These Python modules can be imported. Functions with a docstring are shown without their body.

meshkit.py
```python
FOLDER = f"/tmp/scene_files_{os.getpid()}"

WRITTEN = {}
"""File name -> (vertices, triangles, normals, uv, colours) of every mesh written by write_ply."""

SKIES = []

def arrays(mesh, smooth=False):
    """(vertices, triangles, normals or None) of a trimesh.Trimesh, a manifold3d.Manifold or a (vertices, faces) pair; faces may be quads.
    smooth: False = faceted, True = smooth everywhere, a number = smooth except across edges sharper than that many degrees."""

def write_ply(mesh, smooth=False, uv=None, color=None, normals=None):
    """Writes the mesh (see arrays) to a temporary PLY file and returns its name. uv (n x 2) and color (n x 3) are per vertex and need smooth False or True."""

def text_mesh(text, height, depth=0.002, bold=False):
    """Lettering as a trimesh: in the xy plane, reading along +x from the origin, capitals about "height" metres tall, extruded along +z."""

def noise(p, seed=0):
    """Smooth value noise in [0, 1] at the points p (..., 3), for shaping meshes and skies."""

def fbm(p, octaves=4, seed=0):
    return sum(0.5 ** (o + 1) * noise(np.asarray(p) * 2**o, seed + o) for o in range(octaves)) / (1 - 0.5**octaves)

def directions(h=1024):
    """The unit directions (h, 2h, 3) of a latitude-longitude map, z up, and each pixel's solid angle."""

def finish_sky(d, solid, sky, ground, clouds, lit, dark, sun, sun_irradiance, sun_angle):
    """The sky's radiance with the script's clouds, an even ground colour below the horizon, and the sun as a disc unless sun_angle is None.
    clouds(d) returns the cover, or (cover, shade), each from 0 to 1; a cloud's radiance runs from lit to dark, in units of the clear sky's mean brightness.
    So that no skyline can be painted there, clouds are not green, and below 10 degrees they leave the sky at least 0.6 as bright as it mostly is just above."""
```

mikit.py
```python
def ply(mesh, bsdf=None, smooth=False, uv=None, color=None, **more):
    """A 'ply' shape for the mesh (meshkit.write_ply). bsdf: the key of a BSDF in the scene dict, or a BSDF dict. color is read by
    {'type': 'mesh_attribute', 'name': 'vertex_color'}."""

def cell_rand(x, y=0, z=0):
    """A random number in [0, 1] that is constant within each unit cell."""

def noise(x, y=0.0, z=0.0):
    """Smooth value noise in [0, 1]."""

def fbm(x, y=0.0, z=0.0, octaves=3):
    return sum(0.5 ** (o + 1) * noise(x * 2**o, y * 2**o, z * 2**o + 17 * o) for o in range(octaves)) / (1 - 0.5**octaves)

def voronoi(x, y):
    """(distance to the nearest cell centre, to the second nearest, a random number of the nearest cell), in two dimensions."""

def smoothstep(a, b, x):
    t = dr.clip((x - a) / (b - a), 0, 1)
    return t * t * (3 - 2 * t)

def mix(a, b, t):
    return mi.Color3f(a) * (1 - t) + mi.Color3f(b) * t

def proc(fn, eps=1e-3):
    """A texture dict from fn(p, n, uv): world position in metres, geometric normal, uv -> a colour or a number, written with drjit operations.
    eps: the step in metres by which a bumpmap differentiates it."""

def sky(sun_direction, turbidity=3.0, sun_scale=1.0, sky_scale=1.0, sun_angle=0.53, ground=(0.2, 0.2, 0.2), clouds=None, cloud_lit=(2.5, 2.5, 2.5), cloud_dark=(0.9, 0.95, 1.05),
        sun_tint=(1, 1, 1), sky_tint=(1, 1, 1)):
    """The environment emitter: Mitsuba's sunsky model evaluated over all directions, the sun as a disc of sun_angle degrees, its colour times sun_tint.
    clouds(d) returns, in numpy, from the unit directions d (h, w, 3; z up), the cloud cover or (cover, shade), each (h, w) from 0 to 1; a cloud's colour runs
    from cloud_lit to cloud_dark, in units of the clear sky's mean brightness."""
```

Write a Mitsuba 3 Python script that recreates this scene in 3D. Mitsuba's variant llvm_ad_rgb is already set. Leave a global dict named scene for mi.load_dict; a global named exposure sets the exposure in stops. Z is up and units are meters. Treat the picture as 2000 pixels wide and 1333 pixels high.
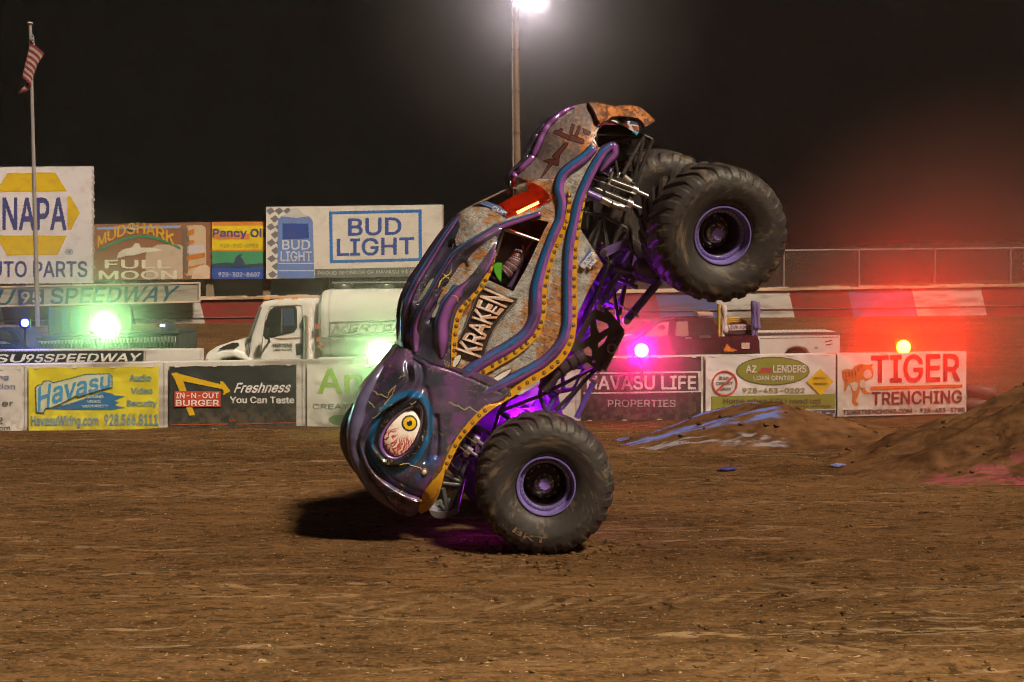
import math, random
import numpy as np, trimesh, mitsuba as mi, drjit as dr
import mikit, meshkit
from mikit import proc, fbm, noise, voronoi, smoothstep, mix, cell_rand
from shapely.geometry import Polygon, Point, LineString, box as sbox
from shapely import affinity
from scipy.spatial import Delaunay
from scipy.interpolate import make_interp_spline, PchipInterpolator

random.seed(7)
rng = np.random.default_rng(7)
T = mi.ScalarTransform4f
scene, labels = {'type': 'scene'}, {}
exposure = 3.0                       # a night exposure
KX = 1 / 8.0                         # lamp strengths below are noted as they expose

# ---------------------------------------------------------------- camera, light
EYE = np.array([0.0, 0.0, 3.41])
FOCAL = 3000.0                       # in units of the 2000-wide frame
PITCH, ROLL = math.atan((666.5 - 522) / FOCAL), math.radians(0.6)
FWD = np.array([0, math.cos(PITCH), -math.sin(PITCH)])
UP0 = np.array([0, math.sin(PITCH), math.cos(PITCH)])
RIGHT0 = np.array([1.0, 0, 0])
UP = UP0 * math.cos(ROLL) + RIGHT0 * math.sin(ROLL)
RIGHT = RIGHT0 * math.cos(ROLL) - UP0 * math.sin(ROLL)
SUN_DIR = (0.60, -0.66, 1.02)        # the stadium floodlights, high behind the camera's right shoulder

scene['camera'] = {'type': 'perspective', 'fov': math.degrees(2 * math.atan(1000 / FOCAL)), 'fov_axis': 'x',
                   'near_clip': 0.1, 'far_clip': 2000.0,
                   'to_world': T().look_at(origin=EYE.tolist(), target=(EYE + FWD).tolist(), up=UP.tolist()),
                   'medium': {'type': 'ref', 'id': 'night_air'}}
scene['night_air'] = {'type': 'homogeneous', 'albedo': 0.95, 'sigma_t': 0.0004, 'phase': {'type': 'hg', 'g': 0.6}}
scene['sky'] = {**mikit.sky(SUN_DIR, turbidity=3, sun_scale=0.49, sky_scale=0.00004, sun_angle=6.5,
                          sun_tint=(1.0, 0.985, 0.965), ground=(0.05, 0.04, 0.03)), 'sampling_weight': 8.0}
labels['sky'] = {'kind': 'structure'}


def ray(px, py):
    return FWD + ((px - 1000.0) / FOCAL) * RIGHT - ((py - 666.5) / FOCAL) * UP


def at(px, py, Y):                  # the point at distance Y that a survey of the photograph gives
    d = ray(px, py)
    return EYE + d * (Y / d[1])


def gnd(px, py, z=0.0):
    d = ray(px, py)
    return EYE + d * ((z - EYE[2]) / d[2])


# ---------------------------------------------------------------- naming
taken = {}


def numbered(name):
    n = taken.get(name, -1) + 1
    taken[name] = n
    return name if n == 0 else f'{name}_{n:03d}'


def thing(name, label, cat, group=None, kind=None):
    key = numbered(name)
    labels[key] = {'label': label, 'category': cat}
    if group: labels[key]['group'] = group
    if kind: labels[key] = {'kind': kind, **({'label': label} if label else {})}
    return key


def structure(name):
    key = numbered(name)
    labels[key] = {'kind': 'structure'}
    return key


def put(parent, name, mesh, bsdf='paint', color=None, smooth=False, uv=None, label=None, kind=None, own=False, **more):
    """one entry of scene: parent__name (or parent itself when own)"""
    key = parent if own else numbered(parent + '__' + name)
    if isinstance(mesh, (tuple, list)):
        v, f = np.asarray(mesh[0], float), np.asarray(mesh[1], int)
        if f.shape[1] == 4:
            f = np.vstack([f[:, [0, 1, 2]], f[:, [0, 2, 3]]])
        mesh = trimesh.Trimesh(v, f, process=False)
    if color is not None:
        if smooth not in (False, True):
            mesh = trimesh.graph.smooth_shade(mesh, angle=np.radians(smooth), facet_minarea=None)
            smooth = True
        more['color'] = np.tile(np.asarray(color, float), (len(mesh.vertices), 1))
    if uv is not None:
        more['uv'] = uv
    scene[key] = mikit.ply(mesh, bsdf, smooth=smooth, **more)
    if label: labels.setdefault(key, {})['label'] = label
    if kind: labels.setdefault(key, {})['kind'] = kind
    return key


def puts(parent, name, meshes, *a, **k):
    for m in meshes: put(parent, name, m, *a, **k)


# ---------------------------------------------------------------- mesh helpers
def cat(meshes):
    return trimesh.util.concatenate([m if isinstance(m, trimesh.Trimesh) else trimesh.Trimesh(*m, process=False) for m in meshes])


def box(c, s, ax=None):
    m = trimesh.creation.box(extents=s)
    v = np.array(m.vertices)
    if ax is not None: v = v @ np.asarray(ax)
    return trimesh.Trimesh(v + np.asarray(c), m.faces, process=False)


def bevel_box(c, s, r):
    """box with chamfered edges"""
    s = np.asarray(s, float)
    pts = []
    for k in range(3):
        h = s / 2 - r
        h[k] = s[k] / 2
        for sx in (-1, 1):
            for sy in (-1, 1):
                for sz in (-1, 1):
                    pts.append(h * [sx, sy, sz])
    m = trimesh.convex.convex_hull(np.array(pts))
    return trimesh.Trimesh(np.array(m.vertices) + np.asarray(c), m.faces, process=False)


def spl(pts, n=40):
    pts = np.asarray(pts, float)
    d = np.r_[0, np.cumsum(np.linalg.norm(np.diff(pts, axis=0), axis=1))]
    if len(pts) < 3:
        return np.array([pts[0] + (pts[-1] - pts[0]) * t for t in np.linspace(0, 1, n)])
    return PchipInterpolator(d, pts)(np.linspace(0, d[-1], n))


def tube(pts, r, sides=10, cap=True, uv=False, ref=None):
    p = np.asarray(pts, float)
    r = np.broadcast_to(r, (len(p),)).astype(float)
    t = np.gradient(p, axis=0)
    t /= np.linalg.norm(t, axis=1, keepdims=True) + 1e-12
    a0 = np.asarray(ref, float) if ref is not None else (np.array([0, 0, 1.0]) if abs(t[0, 2]) < 0.9 else np.array([1.0, 0, 0]))
    A = []
    a = a0
    for k in range(len(p)):
        a = a - t[k] * (a @ t[k])
        a /= np.linalg.norm(a) + 1e-12
        A.append(a)
    A = np.array(A)
    Bn = np.cross(t, A)
    ang = np.linspace(0, 2 * np.pi, sides + 1)
    v = p[:, None] + r[:, None, None] * (np.cos(ang)[None, :, None] * A[:, None] + np.sin(ang)[None, :, None] * Bn[:, None])
    n1 = sides + 1
    i, j = np.meshgrid(np.arange(len(p) - 1), np.arange(sides), indexing='ij')
    q = np.stack([i * n1 + j, i * n1 + j + 1, (i + 1) * n1 + j + 1, (i + 1) * n1 + j], -1).reshape(-1, 4)
    f = np.vstack([q[:, [0, 1, 2]], q[:, [0, 2, 3]]])
    v = v.reshape(-1, 3)
    s = np.r_[0, np.cumsum(np.linalg.norm(np.diff(p, axis=0), axis=1))]
    UV = np.stack([np.repeat(s, n1), np.tile(ang / (2 * np.pi), len(p))], 1)
    if cap:
        extra, ef = [p[0], p[-1]], []
        b = len(v)
        for k in range(sides):
            ef.append([b, k + 1, k]); e = (len(p) - 1) * n1
            ef.append([b + 1, e + k, e + k + 1])
        v = np.vstack([v, extra]); f = np.vstack([f, ef])
        UV = np.vstack([UV, [[0, 0.5], [s[-1], 0.5]]])
    m = trimesh.Trimesh(v, f, process=False)
    return (m, UV) if uv else m


def stick(a, b, r, sides=8):
    return tube(np.array([a, b]), r, sides)


def grid(X, Y, Z):
    h, w = X.shape
    v = np.stack([X, Y, Z], -1).reshape(-1, 3)
    i, j = np.meshgrid(np.arange(h - 1), np.arange(w - 1), indexing='ij')
    q = np.stack([i * w + j, i * w + j + 1, (i + 1) * w + j + 1, (i + 1) * w + j], -1).reshape(-1, 4)
    return trimesh.Trimesh(v, np.vstack([q[:, [0, 1, 2]], q[:, [0, 2, 3]]]), process=False)


def lathe(profile, n=64, axis_map=None):
    """profile [(r, h)], around z"""
    prof = np.asarray(profile, float)
    ang = np.linspace(0, 2 * np.pi, n + 1)
    X = prof[:, 0][:, None] * np.cos(ang); Yy = prof[:, 0][:, None] * np.sin(ang); Z = np.repeat(prof[:, 1][:, None], n + 1, 1)
    return grid(X, Yy, Z)


def sphere(c, r, sub=2, scale=(1, 1, 1)):
    m = trimesh.creation.icosphere(subdivisions=sub, radius=1.0)
    return trimesh.Trimesh(np.array(m.vertices) * r * np.asarray(scale) + np.asarray(c), m.faces, process=False)


_text = {}


def text2d(s, bold=False):
    """lettering normalised to the unit square, thickness 1 along z"""
    if (s, bold) not in _text:
        m = meshkit.text_mesh(s, 1.0, 1.0, bold)
        v = np.array(m.vertices)
        lo, hi = v.min(0), v.max(0)
        v = (v - lo) / np.maximum(hi - lo, 1e-9)
        _text[(s, bold)] = (v, np.array(m.faces))
    return _text[(s, bold)]


class Board:
    """a flat upright board; its drawing is set out in the units of the survey"""

    def __init__(self, x0, x1, top, bot, Y0, Y1):
        self.x0, self.x1, self.top, self.bot = x0, x1, top, bot
        a, b = at(x0, bot[0], Y0), at(x1, bot[1], Y1)
        c, d = at(x0, top[0], Y0), at(x1, top[1], Y1)
        self.c = (a, b, c, d)
        n = np.cross(b - a, c - a)
        self.n = n / np.linalg.norm(n)
        if self.n[1] > 0: self.n = -self.n

    def P(self, px, py, off=0.0):
        px, py = np.asarray(px, float), np.asarray(py, float)
        s = (px - self.x0) / (self.x1 - self.x0)
        yt = self.top[0] + (self.top[1] - self.top[0]) * s
        yb = self.bot[0] + (self.bot[1] - self.bot[0]) * s
        t = (yb - py) / (yb - yt)
        a, b, c, d = self.c
        s, t = s[..., None], t[..., None]
        return (a * (1 - s) + b * s) * (1 - t) + (c * (1 - s) + d * s) * t + self.n * np.asarray(off, float)[..., None]

    def poly(self, pts, off=0.0, th=0.01):
        g = pts if not isinstance(pts, (list, tuple, np.ndarray)) else Polygon(pts)
        out = []
        for q in getattr(g, 'geoms', [g]):
            m = trimesh.creation.extrude_polygon(q, 1.0, engine='earcut')
            v = np.array(m.vertices)
            w = self.P(v[:, 0], v[:, 1], off + v[:, 2] * th)
            out.append(trimesh.Trimesh(w, m.faces[:, ::-1], process=False))
        m = cat(out)
        return m

    def panel(self, th=0.06):
        q = [(self.x0, self.top[0]), (self.x1, self.top[1]), (self.x1, self.bot[1]), (self.x0, self.bot[0])]
        return self.poly(q, -th, th)

    def text(self, s, quad, off=0.012, th=0.01, bold=True):
        """quad: x0,y0(top),x1,y1(bottom) or four corners bl, br, tr, tl"""
        v, f = text2d(s, bold)
        if len(quad) == 4 and np.ndim(quad[0]) == 0:
            x0, y0, x1, y1 = quad
            quad = [(x0, y1), (x1, y1), (x1, y0), (x0, y0)]
        q = np.asarray(quad, float)
        a, b = v[:, 0:1], v[:, 1:2]
        p = (q[0] * (1 - a) + q[1] * a) * (1 - b) + (q[3] * (1 - a) + q[2] * a) * b
        return trimesh.Trimesh(self.P(p[:, 0], p[:, 1], off + v[:, 2] * th), f, process=False)


def rect(x0, y0, x1, y1):
    return [(x0, y0), (x1, y0), (x1, y1), (x0, y1)]


def ell(cx, cy, rx, ry, rot=0, n=40):
    a = np.linspace(0, 2 * np.pi, n, endpoint=False)
    x, y = rx * np.cos(a), ry * np.sin(a)
    c, s = math.cos(math.radians(rot)), math.sin(math.radians(rot))
    return [(cx + x_ * c - y_ * s, cy + x_ * s + y_ * c) for x_, y_ in zip(x, y)]


# ---------------------------------------------------------------- materials
def rgb(*c):
    return {'type': 'rgb', 'value': list(c)}


def vcol():
    return {'type': 'mesh_attribute', 'name': 'vertex_color'}


def principled(base, rough=0.5, metal=0.0, coat=0.0, spec=0.4, **k):
    if isinstance(base, tuple): base = rgb(*base)
    return {'type': 'twosided', 'b': {'type': 'principled', 'base_color': base, 'roughness': rough, 'metallic': metal, 'clearcoat': coat, 'clearcoat_gloss': 0.92, 'specular': spec, **k}}


def dust_w(p, n, uv):
    g = fbm(p.x * 2.3, p.y * 2.3, p.z * 2.3 + 4, 4)
    d = fbm(p.x * 14, p.y * 14, p.z * 14, 2)
    return 0.04 + 0.17 * smoothstep(0.45, 0.75, g * 0.75 + d * 0.25)


dusty = {'type': 'diffuse', 'reflectance': rgb(0.17, 0.12, 0.075)}
# matt printed or painted surfaces, and shinier ones, coloured per mesh, all a little dusty
scene['paint'] = {'type': 'twosided', 'b': {'type': 'blendbsdf', 'weight': proc(dust_w), 'a': {'type': 'principled', 'base_color': vcol(), 'roughness': 0.55, 'specular': 0.3}, 'b': dusty}}
scene['gloss'] = {'type': 'twosided', 'b': {'type': 'blendbsdf', 'weight': proc(lambda p, n, uv: 0.5 * dust_w(p, n, uv)), 'a': {'type': 'principled', 'base_color': vcol(), 'roughness': 0.22, 'specular': 0.5, 'clearcoat': 0.8, 'clearcoat_gloss': 0.9}, 'b': dusty}}
scene['metal'] = {'type': 'twosided', 'b': {'type': 'principled', 'base_color': vcol(), 'roughness': 0.25, 'metallic': 0.9}}
scene['glass_pane'] = {'type': 'thindielectric', 'int_ior': 1.5}
scene['smoky_glass'] = {'type': 'thindielectric', 'int_ior': 1.5, 'specular_transmittance': rgb(0.62, 0.55, 0.52)}


def fold_bump(p, n, uv):
    return 0.055 * fbm(p.x * 1.3 + p.z * 0.9, p.z * 2.4 - p.x * 0.5, 3.0, 3) + 0.016 * noise(p.x * 5 + p.z * 4, p.z * 2.0)


def splash(p, n, uv):
    low = smoothstep(0.75, 0.02, p.z + 0.7 * (fbm(p.x * 2.2, p.z * 2.2, 4.0, 4) - 0.5))
    return 0.05 + 0.38 * low * smoothstep(0.30, 0.70, fbm(p.x * 11, p.z * 11, 9.0, 4))


scene['vinyl'] = {'type': 'twosided', 'b': {'type': 'bumpmap', 't': proc(fold_bump, 5e-3), 'scale': 1.0, 'b': {'type': 'blendbsdf', 'weight': proc(splash), 'a': {'type': 'principled', 'base_color': vcol(), 'roughness': 0.33, 'specular': 0.5}, 'b': dusty}}}


def tread_marks(p):
    """chevrons pressed by big tyres along three passes; 0 to 1"""
    out = mi.Float(0)
    for y0, k, ph in ((15.6, 0.10, 0.0), (13.4, -0.06, 0.6), (24.0, 0.05, 2.2)):
        d = p.y - y0 - k * p.x - 0.25 * (noise(p.x * 0.3, y0) - 0.5)
        w = smoothstep(0.50, 0.42, dr.abs(d))
        t = (p.x + ph + 0.9 * dr.abs(d)) / 0.34
        f = dr.abs(t - dr.floor(t) - 0.5) * 2
        out = dr.maximum(out, w * smoothstep(0.40, 0.75, f) * smoothstep(0.48, 0.66, fbm(p.x * 0.7, p.y * 1.1, y0, 4)))
    return out


def dirt_color(p, n, uv):
    big = fbm(p.x * 0.22, p.y * 0.35, 1.0, 3)
    mid = fbm(p.x * 1.1, p.y * 3.0, 5.0, 4)
    drag = fbm(p.x * 4.5 + 1.5 * p.y, p.y * 17.0, 9.0, 4)
    grain = noise(p.x * 34.0, p.y * 44.0, 2.0)
    c = mix((0.038, 0.0215, 0.0105), (0.130, 0.072, 0.033), smoothstep(0.22, 0.78, 0.30 * big + 0.28 * mid + 0.20 * drag + 0.22 * grain))
    streak = smoothstep(0.60, 0.80, fbm(p.x * 0.40 + 0.3 * p.y, p.y * 5.5, 2.0, 4)) * smoothstep(0.40, 0.65, drag)
    c = mix(c, (0.25, 0.175, 0.105), 0.5 * dr.maximum(streak, 0.45 * tread_marks(p)))
    dark = smoothstep(0.62, 0.72, fbm(p.x * 6.5, p.y * 13.0, 21.0, 3))
    c = mix(c, (0.022, 0.012, 0.006), 0.6 * dark)
    c = mix(c, (0.30, 0.23, 0.15), 0.6 * smoothstep(0.91, 0.95, noise(p.x * 21.0, p.y * 30.0, 5.0)))
    near_light = smoothstep(18.5, 12.5, p.y + 3.0 * (fbm(p.x * 0.25, p.y * 0.5, 33.0, 3) - 0.5))   # light falloff put into the colour: nearer dirt is painted lighter
    return c * mix((1.0, 0.97, 0.93), (1.75, 1.80, 1.7), near_light)


def dirt_bump(p, n, uv):
    return 0.030 * fbm(p.x * 7, p.y * 13, p.z * 6, 4) + 0.05 * fbm(p.x * 1.2, p.y * 4.0, 3.0, 3) + 0.014 * noise(p.x * 30, p.y * 40, 1.0) + 0.010 * tread_marks(p)


def mound_bump(p, n, uv):
    return 0.06 * fbm(p.x * 4, p.y * 5, p.z * 5, 5) + 0.02 * noise(p.x * 22, p.y * 26, p.z * 22)


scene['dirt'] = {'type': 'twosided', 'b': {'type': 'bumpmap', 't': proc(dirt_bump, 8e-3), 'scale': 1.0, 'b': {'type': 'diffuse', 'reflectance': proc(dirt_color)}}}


def mound_color(p, n, uv):
    f = fbm(p.x * 5.0, p.y * 8.0, p.z * 8, 4)
    c = mix((0.045, 0.021, 0.010), (0.135, 0.070, 0.032), smoothstep(0.25, 0.75, 0.55 * fbm(p.x * 1.4, p.y * 2.4, p.z * 3, 3) + 0.45 * f))
    # stripes of blue and white paint left on the take-off face
    wob = 0.25 * fbm(p.x * 1.2, p.y * 2.0, 0.0, 3)
    s = (p.y - 28.75) + 0.10 * (p.x - 3.4) + wob
    patchy = smoothstep(0.38, 0.62, fbm(p.x * 2.5, p.y * 10.0, 8.0, 4) + 0.08)
    left = smoothstep(5.15, 4.9, p.x)
    blue = smoothstep(0.06, 0.20, s) * smoothstep(0.62, 0.48, s) * patchy * left
    blue2 = smoothstep(1.25, 1.3, s) * smoothstep(1.6, 1.5, s) * patchy * left
    white = smoothstep(-0.42, -0.36, s) * smoothstep(-0.08, -0.14, s) * smoothstep(0.45, 0.75, fbm(p.x * 3, p.y * 14.0, 2.0, 4)) * left
    c = mix(c, (0.10, 0.17, 0.50), 0.75 * dr.maximum(blue, blue2))
    c = mix(c, (0.30, 0.30, 0.36), 0.55 * white)
    pink = smoothstep(6.4, 6.9, p.x + 0.5 * fbm(p.x * 3, p.y * 5, 1.0, 3)) * smoothstep(24.2, 23.9, p.y + 0.3 * fbm(p.x * 4, p.y * 4, 7.0, 3)) * smoothstep(22.9, 23.2, p.y) * patchy
    return mix(c, (0.30, 0.055, 0.10), 0.55 * pink * smoothstep(0.35, 0.6, fbm(p.x * 5, p.y * 8.0, 4.0, 3)))


scene['painted_dirt'] = {'type': 'twosided', 'b': {'type': 'bumpmap', 't': proc(mound_bump, 8e-3), 'scale': 1.0, 'b': {'type': 'diffuse', 'reflectance': proc(mound_color)}}}


def wall_grime(p, n, uv):
    return 0.10 + 0.5 * smoothstep(0.4, 0.8, fbm(p.x * 0.8, p.z * 5.0, 1.0, 4))


scene['wall_paint'] = {'type': 'twosided', 'b': {'type': 'blendbsdf', 'weight': proc(wall_grime), 'a': {'type': 'diffuse', 'reflectance': vcol()}, 'b': {'type': 'diffuse', 'reflectance': rgb(0.12, 0.075, 0.05)}}}


# ---- truck materials: uv of the body shells is the side elevation in hundreds of survey units
def rust_color(p, n, uv):
    u, v = uv.x * 10, uv.y * 10          # tens of units
    along, across = v * 0.93 - u * 0.36, u * 0.93 + v * 0.36
    brush = fbm(across * 2.6, along * 9.0, 2.0, 4)
    fine = noise(across * 9 + 3, along * 40, 1.0)
    blot = fbm(u * 0.8, v * 0.8, 7.0, 4)
    steel = mix((0.085, 0.082, 0.078), (0.52, 0.52, 0.51), smoothstep(0.24, 0.76, brush * 0.45 + fine * 0.30 + blot * 0.25))
    r1 = fbm(u * 0.30, v * 0.30, 11.0, 4)
    r2 = fbm(u * 2.2, v * 2.2, 5.0, 4)
    r3 = fbm(across * 0.5, along * 3.5, 9.0, 3)
    rust = mix((0.13, 0.040, 0.014), (0.48, 0.20, 0.04), smoothstep(0.3, 0.7, 0.6 * r2 + 0.4 * r3))
    edge = smoothstep(113.0, 117.5, u) * smoothstep(47.0, 52.0, v) * 0.16
    c = mix(steel, rust, 0.92 * smoothstep(0.48, 0.59, r1 * 0.58 + r2 * 0.2 + r3 * 0.22 + edge))
    c = mix(c, (0.22, 0.15, 0.10), 0.16 * smoothstep(0.45, 0.6, r2))
    gouge = smoothstep(0.68, 0.76, fbm(across * 0.8, along * 5.0, 19.0, 3))
    return mix(c, (0.035, 0.024, 0.016), 0.6 * gouge)


def rust_tail(p, n, uv):
    u, v = uv.x * 10, uv.y * 10
    r1 = fbm(u * 0.4, v * 0.4, 3.0, 4)
    r2 = fbm(u * 2.0, v * 2.0, 6.0, 4)
    st = fbm(u * 3.0 + v, v * 0.6 - u * 0.5, 2.0, 3)
    c = mix((0.075, 0.055, 0.055), (0.24, 0.195, 0.19), 0.7 * r2 + 0.3 * st)
    rust = mix((0.11, 0.038, 0.02), (0.42, 0.15, 0.035), smoothstep(0.3, 0.7, r2))
    side = smoothstep(108.0, 118.0, u + 0.45 * (v - 29.0))
    return mix(c, rust, 0.9 * smoothstep(0.43, 0.63, 0.5 * r1 + 0.25 * r2 + 0.33 * side))


def paint_purple(p, n, uv):
    u, v = uv.x * 10, uv.y * 10
    g = fbm(u * 0.20, v * 0.20, 2.0, 3)
    c = mix((0.045, 0.043, 0.078), (0.125, 0.078, 0.170), smoothstep(0.3, 0.7, g))
    c = mix(c, (0.030, 0.050, 0.066), 0.6 * smoothstep(0.5, 0.7, fbm(u * 0.16, v * 0.3, 12.0, 2)))
    # airbrushed blue and violet bands round the eye
    e = dr.sqrt(dr.square((u - 78.3) * 0.92 + (v - 84.6) * 0.42) + dr.square(((v - 84.6) * 0.90 - (u - 78.3) * 0.42) * 0.66))
    c = mix(c, (0.010, 0.012, 0.018), smoothstep(5.3, 4.4, e))
    band = fbm(u * 0.5, v * 0.5, 8.0, 3)
    c = mix(c, (0.012, 0.15, 0.36), 0.95 * smoothstep(4.7, 5.1, e) * smoothstep(6.1, 5.5, e))
    c = mix(c, (0.035, 0.10, 0.34), 0.7 * smoothstep(6.4, 7.2, e) * smoothstep(9.8, 8.0, e) * smoothstep(0.40, 0.62, band) * smoothstep(84.0, 90.0, v))
    c = mix(c, (0.20, 0.07, 0.27), 0.6 * smoothstep(8.6, 9.6, e) * smoothstep(12.6, 10.6, e) * smoothstep(0.4, 0.6, band))
    crack = smoothstep(0.018, 0.006, dr.abs(fbm(u * 0.7, v * 0.7, 31.0, 4) - 0.5)) * smoothstep(0.60, 0.68, fbm(u * 0.25, v * 0.25, 17.0, 2))
    c = mix(c, (0.50, 0.40, 0.14), 0.7 * crack)
    sp = smoothstep(0.80, 0.84, noise(u * 5.0, v * 5.0, 3.0)) * smoothstep(0.55, 0.7, fbm(u * 0.3, v * 0.3, 21.0, 2))
    return mix(c, (0.25, 0.17, 0.09), 0.7 * sp)


def paint_tentacle(p, n, uv):
    s = uv.x
    a = 0.5 - uv.y + 0.012 * (noise(s * 3, 1.0) - 0.5)      # round the section; 0.25 faces outwards
    blue = smoothstep(0.075, 0.14, a) * smoothstep(0.275, 0.20, a)
    violet = smoothstep(0.22, 0.285, a) * smoothstep(0.455, 0.38, a)
    c = mix((0.040, 0.020, 0.060), (0.016, 0.13, 0.36), blue)
    c = mix(c, (0.29, 0.10, 0.40), violet)
    c = mix(c, (0.13, 0.05, 0.21), 0.6 * smoothstep(0.42, 0.66, fbm(s * 1.3, 3.0, 1.0, 3)))
    c = mix(c, (0.075, 0.050, 0.105), smoothstep(-0.75, -0.12, s))
    return mix(c, (0.07, 0.04, 0.05), 0.5 * smoothstep(0.60, 0.75, fbm(s * 6, a * 9, 3.0, 3)))


def paint_violet(p, n, uv):
    s = uv.x
    a = 0.5 - uv.y
    c = mix((0.040, 0.022, 0.060), (0.26, 0.085, 0.34), smoothstep(0.14, 0.24, a) * smoothstep(0.42, 0.30, a))
    c = mix(c, (0.05, 0.14, 0.36), smoothstep(0.02, 0.06, a) * smoothstep(0.15, 0.09, a))
    return mix(c, (0.05, 0.05, 0.06), 0.5 * smoothstep(0.52, 0.72, fbm(s * 1.6, a * 3, 5.0, 3)))


def coat(fn, rough=0.28, metal=0.45):
    def smudged(p, n, uv):
        g = fbm(p.x * 7, p.y * 7, p.z * 7, 4)
        return rough * (0.65 + 1.1 * smoothstep(0.42, 0.68, g)) + 0.10 * smoothstep(0.62, 0.70, fbm(p.x * 30, p.y * 30, p.z * 12, 2))

    return {'type': 'twosided', 'b': {'type': 'principled', 'base_color': proc(fn), 'roughness': proc(smudged), 'metallic': metal, 'specular': 0.5, 'clearcoat': 1.0, 'clearcoat_gloss': 0.95}}


scene['purple_paint'] = coat(paint_purple, 0.20, 0.30)
scene['tentacle_paint'] = coat(paint_tentacle, 0.17, 0.30)
scene['violet_paint'] = coat(paint_violet, 0.17, 0.30)
scene['slate_paint'] = {'type': 'twosided', 'b': {'type': 'principled', 'base_color': rgb(0.105, 0.095, 0.19), 'roughness': 0.18, 'metallic': 0.3, 'clearcoat': 1.0, 'clearcoat_gloss': 0.95}}
scene['rust_panel'] = coat(rust_color, 0.42, 0.25)
scene['rust_tail'] = coat(rust_tail, 0.42, 0.15)


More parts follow.
